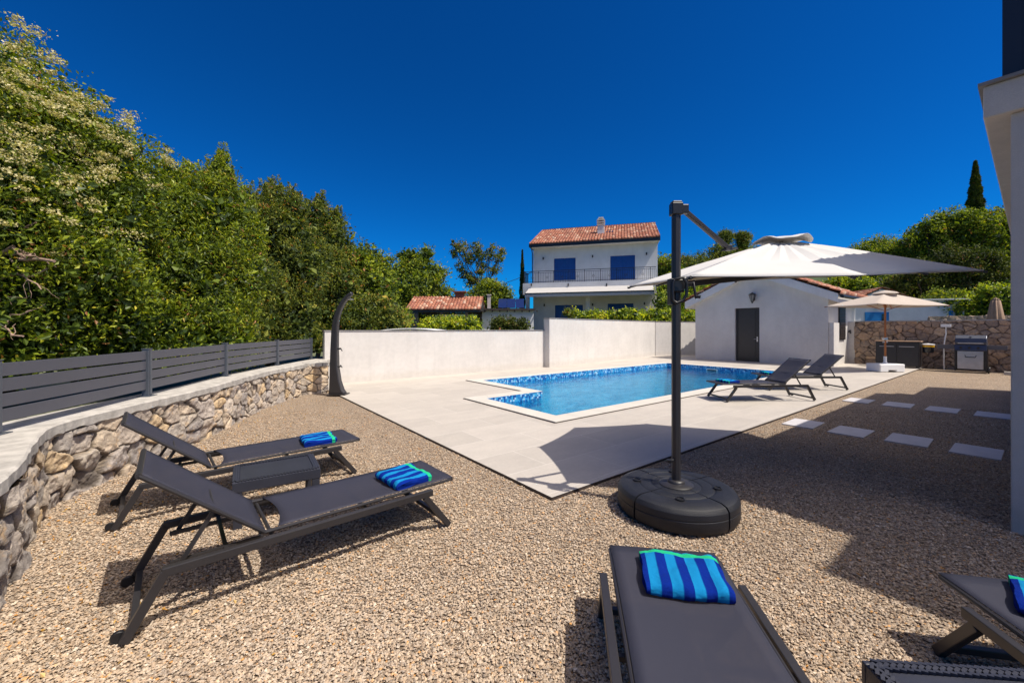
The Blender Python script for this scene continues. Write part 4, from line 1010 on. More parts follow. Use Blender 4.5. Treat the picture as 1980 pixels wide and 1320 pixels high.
# facade with openings: build as strips
def facade(mb, W, z0, z1, holes, y0, y1):
    zs = sorted(set([z0,z1]+[h[2] for h in holes]+[h[3] for h in holes])); 
    for a,b2 in zip(zs[:-1], zs[1:]):
        hs_ = sorted([h for h in holes if h[2] <= a+1e-6 and h[3] >= b2-1e-6]); x = 0
        for h in hs_:
            if h[0] > x: mb.box(x,h[0],y0,y1,a,b2)
            x = h[1]
        mb.box(x,W,y0,y1,a,b2)
mb = MB(); facade(mb, WL, 0, EZ, wins, 0, .25)
mb.box(0,.25,.25,DP,0,EZ); mb.box(WL-.25,WL,.25,DP,0,EZ); mb.box(.25,WL-.25,DP-.25,DP,0,EZ)
rise = 2.45
for x in (0, WL-.25): mb.ext([(0.002,EZ),(DP,EZ),(DP/2,EZ+rise)],'x',x,x+.25)
mb.build('wall', M['plaster_house'], wh)
mb = MB(); mb.box(.25,WL-.25,.25,DP-.25,FLZ-.25,FLZ); mb.build('floor', M['plaster_house'], wh)
for i,(x0,x1,z0,z1) in enumerate(wins):
    z0 = max(z0, FLZ-.0) if i<2 else z0
    mb = MB(); mb.box(x0,x1,.16,.20,z0,z1); wn_ = mb.build('window', M['blue'], wh)
    xm = (x0+x1)/2
    for (a,b2) in ((x0+.02,xm-.01),(xm+.01,x1-.02)):
        mb = MB(); mb.box(a,b2,.08,.12,z0+.02,z1-.02)
        for k in range(int((z1-z0)/.09)): mb.beam((a+.05,.07,z0+.08+k*.09),(b2-.05,.07,z0+.08+k*.09),.02,.05,(0,1,1.2))
        mb.build('shutter', M['blue'], wn_)
# eave fascia and roof
slp = math.atan2(rise, DP/2); oe = .9; og = .12
ye = -oe; ze = EZ - oe*math.tan(slp)*0
mb = MB(); mb.box(-og,WL+og,-oe,.0,EZ-.02,EZ+.06); mb.build('soffit', M['plaster_house'], wh)
mb = MB(); mb.box(-og-.02,WL+og+.02,-oe-.06,-oe,EZ-.08,EZ+.22); mb.box(-og-.06,-og,-oe,DP,EZ-.02,EZ+.2); mb.build('fascia', M['black'], wh)
lr = math.hypot(DP/2+oe, rise*(DP/2+oe)/(DP/2)); sly = math.atan2(rise*1.0, DP/2+oe); lr = math.hypot(DP/2+oe, rise)
tile_roof('roof', (-og,-oe-.1,EZ+.16), (1,0,0), (0,math.cos(sly),math.sin(sly)), WL+2*og, lr+.1, wh, 31, pitch=.24, course=.40, amp=.06)
tile_roof('roof', (-og,DP+.5,EZ+.1), (1,0,0), (0,-math.cos(slp),math.sin(slp)), WL+2*og, math.hypot(DP/2+.5,rise), wh, 32, pitch=.24, course=.40, amp=.06)
mb = MB(); mb.tube([(-og-.05,DP/2,EZ+rise+.22),(WL+og+.05,DP/2,EZ+rise+.22)],.11,8); mb.build('ridge_tiles', M['rooftile'], wh)
for xg in (-og, WL+og-.02):
    mb = MB(); mb.ext([(-oe,EZ+.06),(DP+.4,EZ+.06),(DP/2,EZ+rise+.12)],'x',xg,xg+.02); mb.build('gable_trim', M['plaster_house'], wh)
cs, cz = hp(1162,456,-1.6)
mb = MB(); y0 = 1.3; mb.box(cs-.28,cs+.28,y0,y0+.55,EZ+.2,EZ+2.0); ch_ = mb.build('chimney', M['plaster_house'], wh)
mb = MB(); 
for k in range(3): mb.box(cs-.33,cs+.33,y0-.05,y0+.6,EZ+2.0+k*.20,EZ+2.0+k*.20+.09)
for sx in (-1,1):
    for sy in (0,.5): mb.box(cs+sx*.22-.05,cs+sx*.22+.05,y0+sy,y0+sy+.08,EZ+2.0,EZ+2.58)
mb.box(cs-.2,cs+.2,y0+.08,y0+.48,EZ+2.6,EZ+2.72)
mb.build('cowl', M['coping'], ch_)
ss_, _ = hp(1173,448,-2); mb = MB(); yk=1.9; zk = EZ+.16+(yk+oe+.1)*math.tan(sly)+.12; mb.beam((ss_+.3,yk-.25,zk-.12),(ss_+.3,yk+.35,zk+.10),.7,.06); mb.build('skylight', M['glass_dark'], wh)
# balcony
bd = 1.7; bx0 = hp(1011,545,bd)[0]; bx1 = hp(1271,540,bd)[0]
mb = MB(); mb.box(bx0,bx1,-bd,-.003,FLZ-.95,FLZ-.0); 
bal = mb.build('balcony', M['plaster_house'], wh)
rz1 = FLZ+.98; yb = -bd+.1
mb = MB(); mb.beam((bx0+.08,yb,rz1),(bx1-.08,yb,rz1),.06,.04); mb.beam((bx0+.08,yb,rz1-.14),(bx1-.08,yb,rz1-.14),.025,.025); mb.beam((bx0+.08,yb,FLZ+.1),(bx1-.08,yb,FLZ+.1),.03,.03)
mb.beam((bx0+.08,yb,rz1),(bx0+.08,0,rz1),.06,.04); mb.beam((bx0+.08,yb,FLZ+.1),(bx0+.08,0,FLZ+.1),.03,.03)
n = int((bx1-bx0)/.14)
for i in range(n+1):
    x = bx0+.08+(bx1-bx0-.16)*i/n; mb.beam((x,yb,FLZ),(x,yb,rz1-.14 if i%9 else rz1),.018 if i%9 else .04,.018 if i%9 else .04,(1,0,0))
for i in range(12): y_ = yb+(0-yb)*i/12; mb.beam((bx0+.08,y_,FLZ),(bx0+.08,y_,rz1),.02,.02,(1,0,0))
for i in range(5, n, 9):     # small ornament circles
    x = bx0+.08+(bx1-bx0-.16)*i/n; mb.tube([(x+.08*math.cos(t*math.pi/5),yb,FLZ+.45+.08*math.sin(t*math.pi/5)) for t in range(11)],.012,5,False)
mb.build('railing', M['black'], bal)
# awning
aw0 = hp(1015,568,3.2); aw1 = hp(1265,562,3.2); za = (aw0[1]+aw1[1])/2
mb = MB(); mb.add([(aw0[0],-bd-.02,FLZ-.42),(aw1[0],-bd-.02,FLZ-.42),(aw1[0],-3.2,za),(aw0[0],-3.2,za)],[(0,1,2,3)])
aw = mb.build('awning', M['awning'], wh); aw.modifiers.new('s','SOLIDIFY').thickness=.01
mb = MB(); n = 60; vs=[]
for i in range(n+1):
    x = aw0[0]+(aw1[0]-aw0[0])*i/n; vs += [(x,-3.22,za-.03),(x,-3.22,za-.24-.05*abs(math.sin(i*math.pi/2.5)))]
mb.add(vs,[(2*i,2*i+2,2*i+3,2*i+1) for i in range(n)]); mb.build('valance', M['awning'], aw)
mb = MB(); mb.box(aw0[0],aw1[0],-3.26,-3.19,za-.03,za+.05); mb.build('front_bar', M['black'], aw)
for u,dd_ in ((1020,1.6),(1137,1.5),(1264,1.6)):
    x,_ = hp(u,600,dd_); mb = MB(); mb.box(x-.15,x+.15,-bd+.02,-bd+.32,0,FLZ-1.10); mb.box(x-.2,x+.2,-bd-.02,-bd+.36,FLZ-1.10,FLZ-.952); mb.build('column', M['plaster_house'], wh, bev=.01)
lz = [hp(1051,500),hp(1146,496),hp(1250,491),hp(1053,590),hp(1146,589),hp(1246,587)]
for (x,z) in lz:
    mb = MB(); mb.tube([(x,-.14,z-.10),(x,-.14,z+.10)],.06,10); mb.box(x-.03,x+.03,-.10,-.004,z-.03,z+.03); mb.build('wall_light', M['black'], wh)
for u in (1028,1099,1173): 
    x,z = hp(u,551,bd); mb = MB(); mb.tube([(x,-bd-.12,z-.10),(x,-bd-.12,z+.12)],.05,8); mb.box(x-.02,x+.02,-bd-.08,-bd-.003,z-.03,z+.03); mb.build('wall_light', M['black'], wh)
mb = MB(); mb.tube([(-.02,-oe+.1,EZ-.02),(-.04,-.25,EZ-.3),(-.05,-.1,EZ-.5),(-.05,-.1,FLZ)],.045,8); mb.build('downpipe', M['black'], wh)

# ------------------------------------------------------------------ tiled pergola and white outbuilding with solar panels
pg = P(785,605,26); pr_ = P(930,603,26)
pe = empty('tiled_pergola', (pg[0],26,0), 0, 'open garden pavilion with a terracotta tile roof beyond the white wall', 'pavilion')
wid = pr_[0]-pg[0]; zr = P(800,599,26)[2]; zr2 = P(800,577,29)[2]
tl_ = math.atan2(zr2-zr, 2.2)
tile_roof('roof', (0,0,zr), (1,0,0), (0,math.cos(tl_),math.sin(tl_)), wid, math.hypot(2.2,zr2-zr), pe, 41, pitch=.2, course=.33)
tile_roof('roof', (0,4.4,zr), (1,0,0), (0,-math.cos(tl_),math.sin(tl_)), wid, math.hypot(2.2,zr2-zr), pe, 42, pitch=.2, course=.33)
mb = MB(); mb.box(.05,wid-.05,.1,.22,zr-.14,zr-.01); mb.box(.05,wid-.05,4.1,4.22,zr-.14,zr-.01); mb.ext([(.1,zr-.01),(4.3,zr-.01),(2.2,zr2-.05)],'x',.06,.12); mb.ext([(.1,zr-.01),(4.3,zr-.01),(2.2,zr2-.05)],'x',wid-.12,wid-.06); mb.build('roof_beam', M['metal'], pe)
mb = MB(); mb.box(.35,.75,.05,.35,0,zr-.14); mb.build('dark_post', M['metal'], pe)
for x in (2.3, 3.9): 
    mb = MB(); mb.box(x-.08,x+.08,.1,.26,0,zr-.14); mb.build('post', M['bark'], pe)
for x in (.5,wid-.3):
    mb = MB(); mb.box(x-.08,x+.08,4.05,4.2,0,zr-.14); mb.build('post', M['bark'], pe)
mb = MB(); mb.box(2.9,3.5,1.9,2.5,zr2-.3,zr2+.35); c1 = mb.build('chimney', M['rooftile'], pe); mb = MB(); mb.box(2.75,3.65,1.75,2.65,zr2+.35,zr2+.43); mb.build('cap', M['rooftile'], c1)

ob = empty('outbuilding', (*P(932,600,30)[:2],0), 0, 'low white outbuilding with flat eave, solar panels and a slim chimney', 'building')
x1 = P(1032,600,30)[0]-P(932,600,30)[0]; zt2 = P(1000,600,30)[2]
mb = MB(); mb.box(0,x1,0,3.5,0,zt2); mb.build('wall', M['plaster_house'], ob)
mb = MB(); mb.box(-.1,x1+.1,-.35,3.6,zt2,zt2+.13); 
for i in range(8): mb.box(.2+i*.55,.28+i*.55,-.3,0,zt2-.12,zt2)
mb.build('roof_edge', M['slot'], ob)
mb = MB(); xa = P(963,590,30)[0]-P(932,600,30)[0]; xb = P(1014,590,30)[0]-P(932,600,30)[0]
for i in range(3): mb.beam(((xa+(xb-xa)*(i+.5)/3),.2,zt2+.2),((xa+(xb-xa)*(i+.5)/3),1.4,zt2+.95),(xb-xa)/3-.02,.04)
mb.build('solar_panel', M['solar'], ob)
mb = MB(); mb.box(.38,.62,.3,.55,zt2+.13,zt2+1.15); mb.box(.33,.67,.25,.6,zt2+1.15,zt2+1.22); mb.build('chimney', M['plaster_grey'], ob)
mb = MB(); mb.box(1.5,2.3,-.03,-.003,1.9,2.1); mb.box(2.9,3.6,-.03,-.003,1.9,2.0); mb.build('vent', M['slot'], ob)
# curved white canopy peeking over low wall
cn = empty('white_canopy', (*P(800,640,15)[:2],0), 0, 'white curved shade roof just showing over the low garden wall', 'canopy')
mb = MB(); vs=[]; n=16
for i in range(n+1):
    t = i/n*2-1; vs += [(t*1.6,-.6,1.36+.17*(1-t*t)),(t*1.6,1.2,1.36+.17*(1-t*t))]
mb.add(vs,[(2*i,2*i+2,2*i+3,2*i+1) for i in range(n)],True); o = mb.build('roof', M['white_paint'], cn); o.modifiers.new('s','SOLIDIFY').thickness=.04
for x in (-1.4,1.4):
    mb = MB(); mb.box(x-.04,x+.04,.2,.28,0,1.38); mb.build('post', M['steel'], cn)
# distant orange roofs
dh_ = empty('distant_house', (*P(745,535,62)[:2],0), 0, 'orange tiled roof of a distant house between the trees on the left', 'building')
mb = MB(); zd = P(745,545,62)[2]; mb.box(-2,2,0,6,0,zd); mb.build('wall', M['plaster_house'], dh_)
tile_roof('roof', (-2.2,-.3,zd), (1,0,0), (0,.92,.39), 4.4, 2.6, dh_, 51, pitch=.3, course=.45)
rh0 = P(1618,600,34)
rh = empty('neighbour_house', (rh0[0],rh0[1],0), -.25, 'single storey white house with light blue shutter beyond the brown stone wall', 'building')
zz_ = P(1700,583,34)[2]; wid = 8.6
mb = MB(); mb.box(0,wid,0,6,0,zz_); mb.ext([(1.1,zz_),(5.3,zz_),(3.2,zz_+1.0)],'y',.02,6); mb.build('wall', M['plaster_house'], rh)
tile_roof('roof', (5.6,-.3,zz_-.10), (0,1,0), (-.903,0,.43), 6.6, 2.66, rh, 55); tile_roof('roof', (.8,-.3,zz_-.10), (0,1,0), (.903,0,.43), 6.6, 2.66, rh, 56)
mb = MB(); mb.box(5.7,wid+.25,-.3,6.2,zz_,zz_+.1); mb.build('flat_roof', M['plaster_house'], rh)
xa = 2.0; mb = MB(); mb.box(xa,xa+1.65,-.06,-.003,.8,P(1700,604,34)[2]); wn_ = mb.build('shutter', M['lightblue'], rh)
mb = MB(); mb.box(xa+1.15,xa+1.45,-.08,-.062,.9,2.75); mb.build('pane', M['glass_dark'], wn_)
mb = MB(); mb.box(7.65,7.9,-.06,-.003,.9,2.95); mb.build('window', M['lightblue'], rh)
mb = MB(); mb.lathe([(0,-.1),(.14,-.1),(.16,0),(.05,.1),(0,.1)],12,(2.85,-.16,zz_-.45)); mb.build('wall_light', M['black'], rh)
mb = MB(); mb.tube([(wid+.2,-.3,zz_),(wid+.1,-.2,zz_-.25),(wid-.05,-.06,zz_-.5),(wid-.05,-.06,0)],.05,8); mb.build('downpipe', M['white_paint'], rh)
# dark low stone wall farther back
fl0 = np.array(P(1795,620,30)[:2]); fl1 = np.array(P(2050,620,27)[:2])
o = stone_face('back_stone_wall', np.array([fl0,fl1]), -.02, P(1850,611,29)[2], .35, .05, M['stone_far'], None, 71, 1, step=.06)
mm = o.modifiers.new('s','SOLIDIFY'); mm.thickness=.4; mm.offset=0; tag(o,'weathered dry stone wall far behind the barbecue wall','wall')
# closed parasol
cpz = P(1925,575,21); cl = empty('closed_parasol', (cpz[0],cpz[1],0), 0, 'furled taupe parasol standing behind the stone wall at right', 'parasol')
ht = cpz[2]; vs=[]; n=40; rows=((ht-.02,.03),(ht-.10,.13),(ht-.14,.10),(ht-.17,.15),(1.6,.33),(1.2,.36))
for (z,r) in rows:
    for k in range(n): t=2*math.pi*k/n; rr_ = r*(1+.16*math.cos(8*t)); vs.append((rr_*math.cos(t),rr_*math.sin(t),z))
np_mesh('folded_canopy', vs, [(j*n+k,j*n+(k+1)%n,(j+1)*n+(k+1)%n,(j+1)*n+k) for j in range(len(rows)-1) for k in range(n)], M['taupe'], cl, smooth=True)
mb = MB(); mb.tube([(0,0,0),(0,0,ht+.03)],.025); mb.build('pole', M['bark'], cl)
mb = MB(); mb.lathe([(0,0),(.25,0),(.25,.08),(.05,.1),(0,.1)],16); mb.build('base', M['concrete'], cl)
# power cable
mb = MB(); a_ = P(960,553,45); b2 = P(1040,520,45); mb.tube([a_,tuple((Vector(a_)+Vector(b2))/2-Vector((0,0,.15))),b2],.03,5); tag(mb.build('overhead_cable', M['black']), 'thin black overhead cable running past the cypress to the white house','cable')

# ------------------------------------------------------------------ vegetation
Z = ZC-.05
def base_at(u, Y, z=0.0): return ((u-CX)/F*Y, Y, z)
# flowering tree, left
e = tree('flowering_tree','tall shrubby tree with cream flower clusters at the left edge of the garden','tree', base_at(-10,5.9,Z),
 [pl(-60,190,5.7,1.25),pl(55,245,5.8,.95),pl(0,330,5.3,1.2),pl(120,320,6.0,.95),pl(195,330,6.4,.85),pl(90,430,5.6,1.1),pl(190,430,6.2,.9),pl(-20,500,5.2,1.15),pl(110,560,5.5,1.0),pl(0,640,5.0,.95),pl(-130,350,5.5,1.4),pl(-150,600,5.1,1.2),pl(190,600,6.0,.9)],
 125000,.070,M['leaf_flower'],11,.13,clump=.18,per=24,aspect=.46,stems=3,clip=behind_fence,shoots=70)
rng = np.random.default_rng(77); B = np.array(e.location)
fl_l = [pl(90,430,5.5,1.12),pl(-10,450,5.2,1.15),pl(190,420,6.1,.92),pl(-60,180,5.6,1.25),pl(55,235,5.7,.98),pl(0,310,5.2,1.2),pl(120,310,5.9,.98),pl(195,320,6.3,.88),pl(60,400,5.4,1.1)]
FC=[];FO=[]
for l in fl_l:
    k = 36; dirs = rng.normal(size=(k,3)); dirs[:,2]+=.55; dirs[:,1]-=.8; dirs[:,0]+=.35; dirs/=np.linalg.norm(dirs,axis=1,keepdims=True)
    c = np.array(l[:3])-B+dirs*l[3]*rng.uniform(.98,1.08,(k,1))
    hs_=rng.uniform(.4,1.1,(k,1,1)); pts = c[:,None,:]+rng.normal(size=(k,70,3))*np.array([.065,.065,.030])*hs_; FC.append(pts.reshape(-1,3)); FO.append(np.repeat(dirs,70,0))
FC=np.concatenate(FC);FO=np.concatenate(FO)
o = leaf_mesh('flowers', FC, FO, .027, M['flower'], e, rng, rng.uniform(0,1,len(FC)), .9); o['kind']='stuff'
mb = MB(); rng = np.random.default_rng(3)
for (u0,v0,Y0,u1,v1,Y1,r) in ((-60,470,4.9,105,505,4.75,.030),(-60,500,4.9,60,493,4.75,.035),(-40,560,4.8,90,520,4.8,.016),(-40,455,4.9,70,430,4.9,.014),(-60,620,4.7,45,650,4.6,.018),(20,500,4.8,80,560,4.7,.012),(-60,640,4.6,60,600,4.7,.012)):
    p = np.array(P(u0,v0,Y0))-B; q = np.array(P(u1,v1,Y1))-B; pts = limb(mb,p,q,r,r*.55,rng,6,.09)
    for _ in range(4):
        s_ = np.array(pts[rng.integers(2,6)]); limb(mb, s_, s_+rng.normal(size=3)*.18, r*.3, r*.12, rng, 4, .15)
mb.build('bare_branches', M['dry_twig'], e)
gl_ = 'laurel bushes behind the slatted fence'
tree('laurel_bush','big glossy laurel beside the flowering tree behind the first fence panels','bush', base_at(320,7.8,Z),
 [pl(300,440,7.6,1.05),pl(372,425,7.9,1.0),pl(330,560,7.3,1.1),pl(420,520,8.2,1.15),pl(240,560,6.9,1.0),pl(430,360,8.2,.34),pl(428,335,8.2,.22),pl(290,660,6.7,.85),pl(395,650,7.6,1.0),pl(200,660,6.3,.8),pl(345,368,7.9,.5),pl(450,440,8.4,.6)],
 130000,.085,M['leaf'],21,.07,gl_,clump=.17,per=20,aspect=.27,stems=3,clip=behind_fence,shoots=130)
tree('laurel_bush','tall laurel with orange tinged shoots behind the third fence post','bush', base_at(510,10.8,Z),
 [pl(480,460,10.8,1.15),pl(535,450,11,1.0),pl(530,400,11,.45),pl(528,378,11,.24),pl(560,520,11.3,1.25),pl(480,580,10,1.2),pl(550,620,11,1.1),pl(450,640,9,.9),pl(470,410,10.8,.45),pl(560,400,11,.3)],
 80000,.095,M['leaf_olive'],22,.08,gl_,clump=.19,per=20,aspect=.29,stems=3,clip=behind_fence,shoots=110)
tree('laurel_bush','laurel with a thin trunk at the far end of the fence, left of the shower','bush', base_at(615,14.5,Z),
 [pl(600,480,14,1.0),pl(618,420,14,.45),pl(618,394,14,.2),pl(640,470,14.4,.85),pl(618,545,13.8,1.25),pl(655,560,15.0,1.15),pl(600,630,13.6,1.2),pl(660,625,15,.9),pl(578,410,13.8,.45),pl(648,430,14.4,.3)],
 50000,.11,M['leaf_olive'],23,.07,gl_,clump=.24,per=20,aspect=.32,stems=2,clip=behind_fence,shoots=80,trunk_mat=M['dry_twig'])
bg = 'background trees beyond the garden wall'
tree('broadleaf_tree','round mid green tree right of the shower behind the low wall','tree', base_at(700,16,0),
 [pl(690,520,16,.95),pl(718,515,16.5,.8),pl(705,565,15.8,1.2),pl(730,560,16.5,.8),pl(680,600,15.5,1.0)],
 20000,.14,M['leaf_far'],24,.12,bg,clump=.3)
tree('broadleaf_tree','yellow green low tree just right of the shower head over the white wall','tree', base_at(700,14.5,0),
 [pl(690,610,14.2,.65),pl(730,600,14.8,.6),pl(755,615,15.5,.6),pl(660,620,13.5,.5)], 9000,.11,M['leaf_olive'],25,.06,bg,clump=.25)
tree('sapling','young bright green sapling left of the tiled pavilion','tree', base_at(775,20,0),
 [pl(772,612,20,.42),pl(765,600,20,.3),pl(782,620,20,.35)], 2200,.16,M['leaf_lime'],26,.03,bg,clump=.2)
tree('broadleaf_tree','dark dense tree rising behind the tiled pavilion','tree', base_at(805,32,0),
 [pl(805,510,32,1.4),pl(775,530,31,1.1),pl(838,530,32,1.1),pl(812,560,31,1.9),pl(770,570,31,1.2),pl(850,575,32,1.2),pl(788,495,32,.6),pl(825,490,32,.5),pl(745,590,31,1.4),pl(800,600,32,1.6)],
 15000,.22,M['leaf_far'],27,.2,bg,clump=.42,per=20)
tree('broadleaf_tree','airy tree with see-through branches left of the cypress','tree', base_at(925,34,0),
 [pl(u,v,34,r) for u,v,r in ((880,488,.4),(893,478,.45),(905,500,.5),(900,530,.45),(922,478,.45),(925,500,.5),(930,520,.5),(945,495,.4),(952,480,.3),(965,498,.45),(970,487,.3),(958,520,.4),(890,515,.35),(912,545,.6),(940,550,.6),(878,470,.25))],
 6500,.20,M['leaf_olive'],28,.12,bg,clump=.26,per=18,inner=False,stems=2)
tree('broadleaf_tree','low bushy tree between the airy tree and the cypress','tree', base_at(955,33,0),
 [pl(950,575,33,1.3),pl(970,580,33,1.0),pl(925,585,33,1.3),pl(945,555,33,.9),pl(975,565,33,.6)], 8000,.2,M['leaf_far'],29,.12,bg,clump=.36)
def conifer(label, u, vtop, vbot, Y, wpx, n, seed, size=.2):
    b = base_at(u,Y,0); zt = P(u,vtop,Y)[2]; zb = P(u,vbot,Y)[2]; r = wpx/F*Y/2
    rng = np.random.default_rng(seed); e = empty('cypress', b, 0, label, 'tree', None)
    t = rng.uniform(0,1,n)**.8; z = zb+(zt-zb)*t; rad = r*(1-t)**.8*np.minimum(1,.5+t*3)*rng.uniform(.6,1.08,n)*(1+.12*np.sin(z*5)); th = rng.uniform(0,6.28,n)
    C = np.stack([rad*np.cos(th), rad*np.sin(th), z],-1); O = np.stack([np.cos(th)*.4,np.sin(th)*.4,np.full(n,1.)],-1)
    leaf_mesh('crown', C, O, size, M['leaf_cyp'], e, rng, rng.normal(.5,.22,n), .35)
    mb = MB(); mb.tube([(0,0,-.1),(0,0,zt-.4)],[.16,.03],8); mb.build('trunk', M['bark'], e); return e
conifer('narrow dark cypress just left of the white two storey house', 1010,483,600,40,15,5200,31,.2)
conifer('tall pointed dark conifer rising above the trees at the right', 1886,312,480,44,38,14000,32,.34)
hg = 'clipped hedges and shrubs beyond the white wall'
def hedge(label, u0, u1, v0, Y, m_, seed, n, dz=.5, size=.13):
    x0, x1 = (u0-CX)/F*Y, (u1-CX)/F*Y; zt = P(0,v0,Y)[2]; k = max(3,int((x1-x0)/.7)); rg = np.random.default_rng(seed)
    lobes = [(x0+(x1-x0)*(i+.5)/k, Y+rg.uniform(-.2,.2), zt-dz-rg.uniform(0,.15), dz*1.05*rg.uniform(.9,1.15)) for i in range(k)]
    lobes += [(x0+(x1-x0)*(i+.5)/k, Y, zt-dz*2.2, dz*1.1) for i in range(k)]
    return tree('hedge', label, 'hedge', ((x0+x1)/2,Y,0), lobes, n, size, m_, seed, .03, hg, clump=.22, stems=4)
hedge('bright yellow green hedge in front of the tiled pavilion', 812,925,611,22,M['leaf_yel'],41,9000,.45)
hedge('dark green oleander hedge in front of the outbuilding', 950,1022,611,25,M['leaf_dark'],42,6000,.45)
hedge('lime green hedge over the taller white wall in front of the white house', 1105,1345,597,25.5,M['leaf_yel'],43,24000,.5,.15)
tree('shrub','reddish leaved shrub tip at the left end of the lime hedge','shrub', base_at(1100,25.5,0), [pl(1100,606,25.5,.3),pl(1108,612,25.5,.3)], 500,.14,M['leaf_olive'],44,.02)
tree('broadleaf_tree','bright green bushy tree between the white house and the pool house','tree', base_at(1320,29,0),
 [pl(1300,560,29,1.1),pl(1325,570,28,1.2),pl(1290,590,28,1.0),pl(1340,600,27,1.1),pl(1355,575,29,1.3),pl(1310,600,27,1.2),pl(1380,560,31,1.2)], 15000,.19,M['leaf_lime'],45,.12,bg,clump=.35)
tree('broadleaf_tree','dark tree directly behind the right end of the white house','tree', base_at(1290,48,0),
 [pl(1285,520,48,2.0),pl(1300,545,48,2.2),pl(1282,560,48,2.0)], 6000,.32,M['leaf_far'],46,.2,bg,clump=.55)
# right-hand wood
lst = [ # u, v, Y, r, material, label
 (1345,520,62,3.6,'leaf_olive','rounded tree on the slope left of the big parasol arm'),
 (1385,505,66,3.2,'leaf_olive','tree on the slope directly behind the parasol arm'),
 (1440,500,70,3.4,'leaf_far','tree on the slope behind the left half of the parasol'),
 (1400,462,68,1.6,'leaf_olive','small pine crown standing above the parasol arm'),
 (1436,460,69,1.3,'leaf_olive','little tree crown peeking over the parasol just left of its vent'),
 (1640,510,60,3.6,'leaf_olive','tree behind the right half of the parasol canopy'),
 (1690,500,56,3.6,'leaf_far','tree on the slope at the left end of the right hand wood'),
 (1650,560,44,2.6,'leaf_lime','light green tree above the pool house roof'),
 (1590,575,46,2.4,'leaf_lime','light green tree beside the pool house ridge'),
 (1720,565,42,2.4,'leaf_lime','light green tree above the beige parasol'),
 (1755,490,46,3.6,'leaf_far','leafy tree stepping up the slope above the parasol tip'),
 (1800,465,44,3.4,'leaf_far','taller leafy tree in the middle of the right hand wood'),
 (1850,440,43,3.2,'leaf_far','leafy tree at the foot of the pointed conifer'),
 (1910,445,42,3.2,'leaf_far','leafy tree between the conifer and the villa wall'),
 (1960,450,42,3.4,'leaf_far','leafy tree half hidden by the villa wall'),
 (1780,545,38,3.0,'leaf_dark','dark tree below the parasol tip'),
 (1850,520,37,3.2,'leaf_dark','dark tree above the stone wall'),
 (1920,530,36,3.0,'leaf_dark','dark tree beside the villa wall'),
 (1830,585,33,1.7,'leaf_far','bushy undergrowth tree above the back stone wall'),
 (1890,590,32,1.7,'leaf_lime','bright bushy tree left of the furled parasol'),
 (1945,580,31,1.9,'leaf_lime','bright bushy tree behind the furled parasol'),
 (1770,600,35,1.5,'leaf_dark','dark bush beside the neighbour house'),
]
rg = np.random.default_rng(100)
for i,(u,v,Y,r,mm_,lab) in enumerate(lst):
    c = np.array(P(u,v,Y)); lobes=[tuple(c)+(r*.72,)]
    for k in range(6):
        dd_ = rg.normal(size=3); dd_/=np.linalg.norm(dd_); dd_*=r*.62; lobes.append((c[0]+dd_[0],c[1]+dd_[1]*.7,c[2]+dd_[2]*.75, r*rg.uniform(.32,.5)))
    lobes.append((c[0],c[1],c[2]-r*.9,r*.7))
    tree('woodland_tree', lab, 'tree', (c[0],c[1]+.3,0), lobes, int(9500 if r>2.8 else 6000), .26 if Y>40 else .20, M[mm_], 200+i, .16, 'trees of the wood on the slope', clump=.05*Y*.2, per=16, trunk_mat=M['dry_twig'] if i in (12,13,16) else None, stems=2)
rng = np.random.default_rng(321); lobes=[(x,56+rng.uniform(-3,3),rng.uniform(1.0,2.6),rng.uniform(1.8,2.8)) for x in np.arange(-34,14,1.9)]
C,O,rd = crown_points(lobes, 42000, rng, .6, 20); tag(leaf_mesh('distant_wood', C, O, .4, M['leaf_far'], None, rng, rd, .6), kind='stuff')
# wooded slope behind everything
nx_, ny_ = 90, 30; V=[]
for i in range(nx_):
    for j in range(ny_):
        x = -90+ i*3.2; y = 52+j*5
        rise_ = np.clip((x-4)/30,0,1)
        h = min(1,(j/6)) * (6.0 + 9.5*rise_*min(1,(x/62 if x>0 else 0)+.35)) * (1+.12*math.sin(x*.21+j)) - 1
        V.append((x+rg.uniform(-.8,.8),y,h))
tag(np_mesh('hill', V, grid_faces(nx_,ny_), M['hill'], None, smooth=True), kind='structure')

# dry leaves blown over the gravel
rng = np.random.default_rng(9); n = 420; Yf = rng.uniform(1.4,8.5,n); Xf = np.interp(Yf,[1.6,2.34,2.69,3.19,3.96,5.37,7.82,9.2],[-2.35,-2.95,-3.3,-3.8,-4.0,-4.2,-4.75,-4.7]) + .08 + np.abs(rng.normal(0,.7,n))
k = ~(((Xf-D0[0])*AX[0]+(Yf-D0[1])*AX[1] > -.05)); Cf = np.stack([Xf,Yf,rng.uniform(.010,.018,n)],-1)[k]
tag(leaf_mesh('fallen_leaves', Cf, np.tile([0,0,-.2],(len(Cf),1))*1.0, .024, leaf_mat('dry_leaf',[(0,(.30,.13,.03)),(.5,(.50,.28,.05)),(1,(.62,.45,.20))],.1,.7), None, rng, rng.uniform(0,1,len(Cf)), .5), kind='stuff')
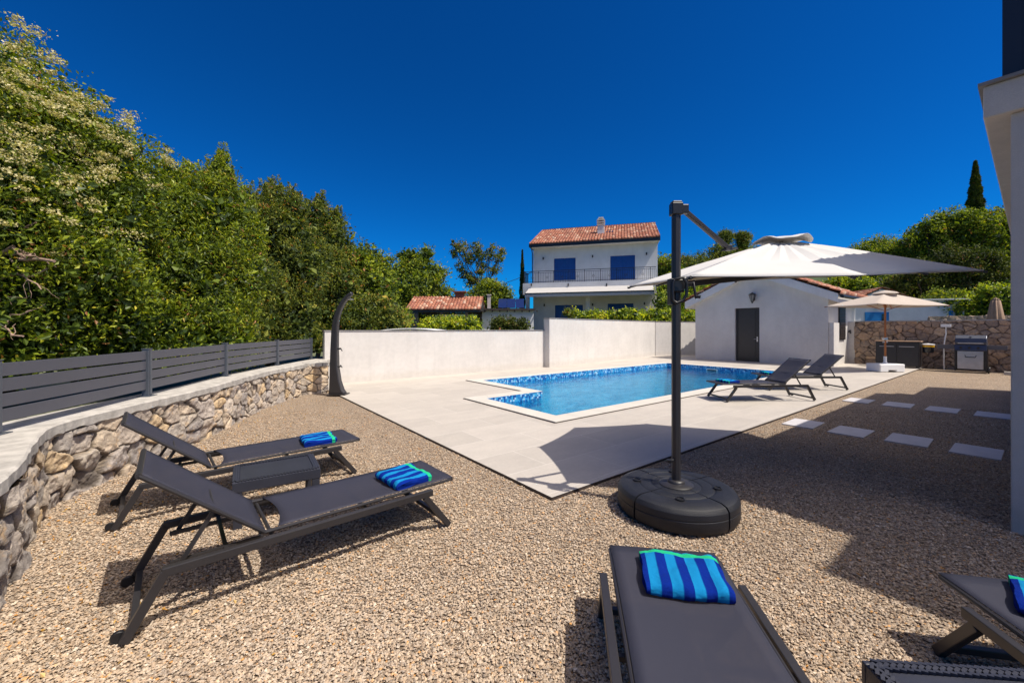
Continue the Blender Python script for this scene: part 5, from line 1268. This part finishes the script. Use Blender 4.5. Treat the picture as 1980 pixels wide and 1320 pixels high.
# ------------------------------------------------------------------ light, sky, camera
sv = Vector((.505,-.253,1.0)); el = math.atan2(1, math.hypot(.505,.253)); az = math.atan2(.505,-.253)
sun = bpy.data.lights.new('sun','SUN'); sun.energy = 5.0; sun.angle = R_(.5); sun.color = (1,.93,.83)
so_ = bpy.data.objects.new('sun', sun); col.objects.link(so_); so_.rotation_euler = sv.to_track_quat('Z','Y').to_euler()
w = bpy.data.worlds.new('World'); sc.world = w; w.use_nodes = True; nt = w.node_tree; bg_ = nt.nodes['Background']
sk = nt.nodes.new('ShaderNodeTexSky'); sk.sky_type='NISHITA'; sk.sun_disc=False; sk.sun_elevation=el; sk.sun_rotation=az
sk.air_density = 1.0; sk.dust_density = .1; sk.ozone_density = 3.0; sk.altitude = 600
gm = nt.nodes.new('ShaderNodeGamma'); gm.inputs[1].default_value = 1.25
mx = nt.nodes.new('ShaderNodeMix'); mx.data_type='RGBA'; mx.blend_type='MULTIPLY'; mx.inputs[0].default_value=1; mx.inputs[7].default_value=(.015,.40,.80,1)
nt.links.new(sk.outputs[0], gm.inputs[0]); nt.links.new(gm.outputs[0], mx.inputs[6])
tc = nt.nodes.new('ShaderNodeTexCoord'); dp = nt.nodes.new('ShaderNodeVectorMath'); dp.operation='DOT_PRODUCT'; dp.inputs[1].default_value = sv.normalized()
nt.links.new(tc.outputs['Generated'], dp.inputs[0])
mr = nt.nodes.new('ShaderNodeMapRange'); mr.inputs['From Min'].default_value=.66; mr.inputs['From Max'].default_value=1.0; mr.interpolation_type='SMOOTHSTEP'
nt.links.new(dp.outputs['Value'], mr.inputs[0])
ad = nt.nodes.new('ShaderNodeMix'); ad.data_type='RGBA'; nt.links.new(mr.outputs[0], ad.inputs[0]); nt.links.new(mx.outputs[2], ad.inputs[6]); ad.inputs[7].default_value=(21,18.5,16,1)  # whitish glow around the sun, added to the sky as neutral fill light
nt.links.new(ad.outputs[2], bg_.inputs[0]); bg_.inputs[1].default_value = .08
cam = bpy.data.cameras.new('camera'); cam.sensor_width = 36; cam.lens = F/1980*36; cam.shift_y = -24/1980; cam.clip_start=.05; cam.clip_end = 3000
co_ = bpy.data.objects.new('camera', cam); col.objects.link(co_); co_.location=(0,0,CH); co_.rotation_euler=(math.pi/2,0,0); sc.camera = co_
sc.view_settings.view_transform='Standard'; sc.view_settings.look='None'; sc.view_settings.exposure = .17; sc.view_settings.gamma = 1
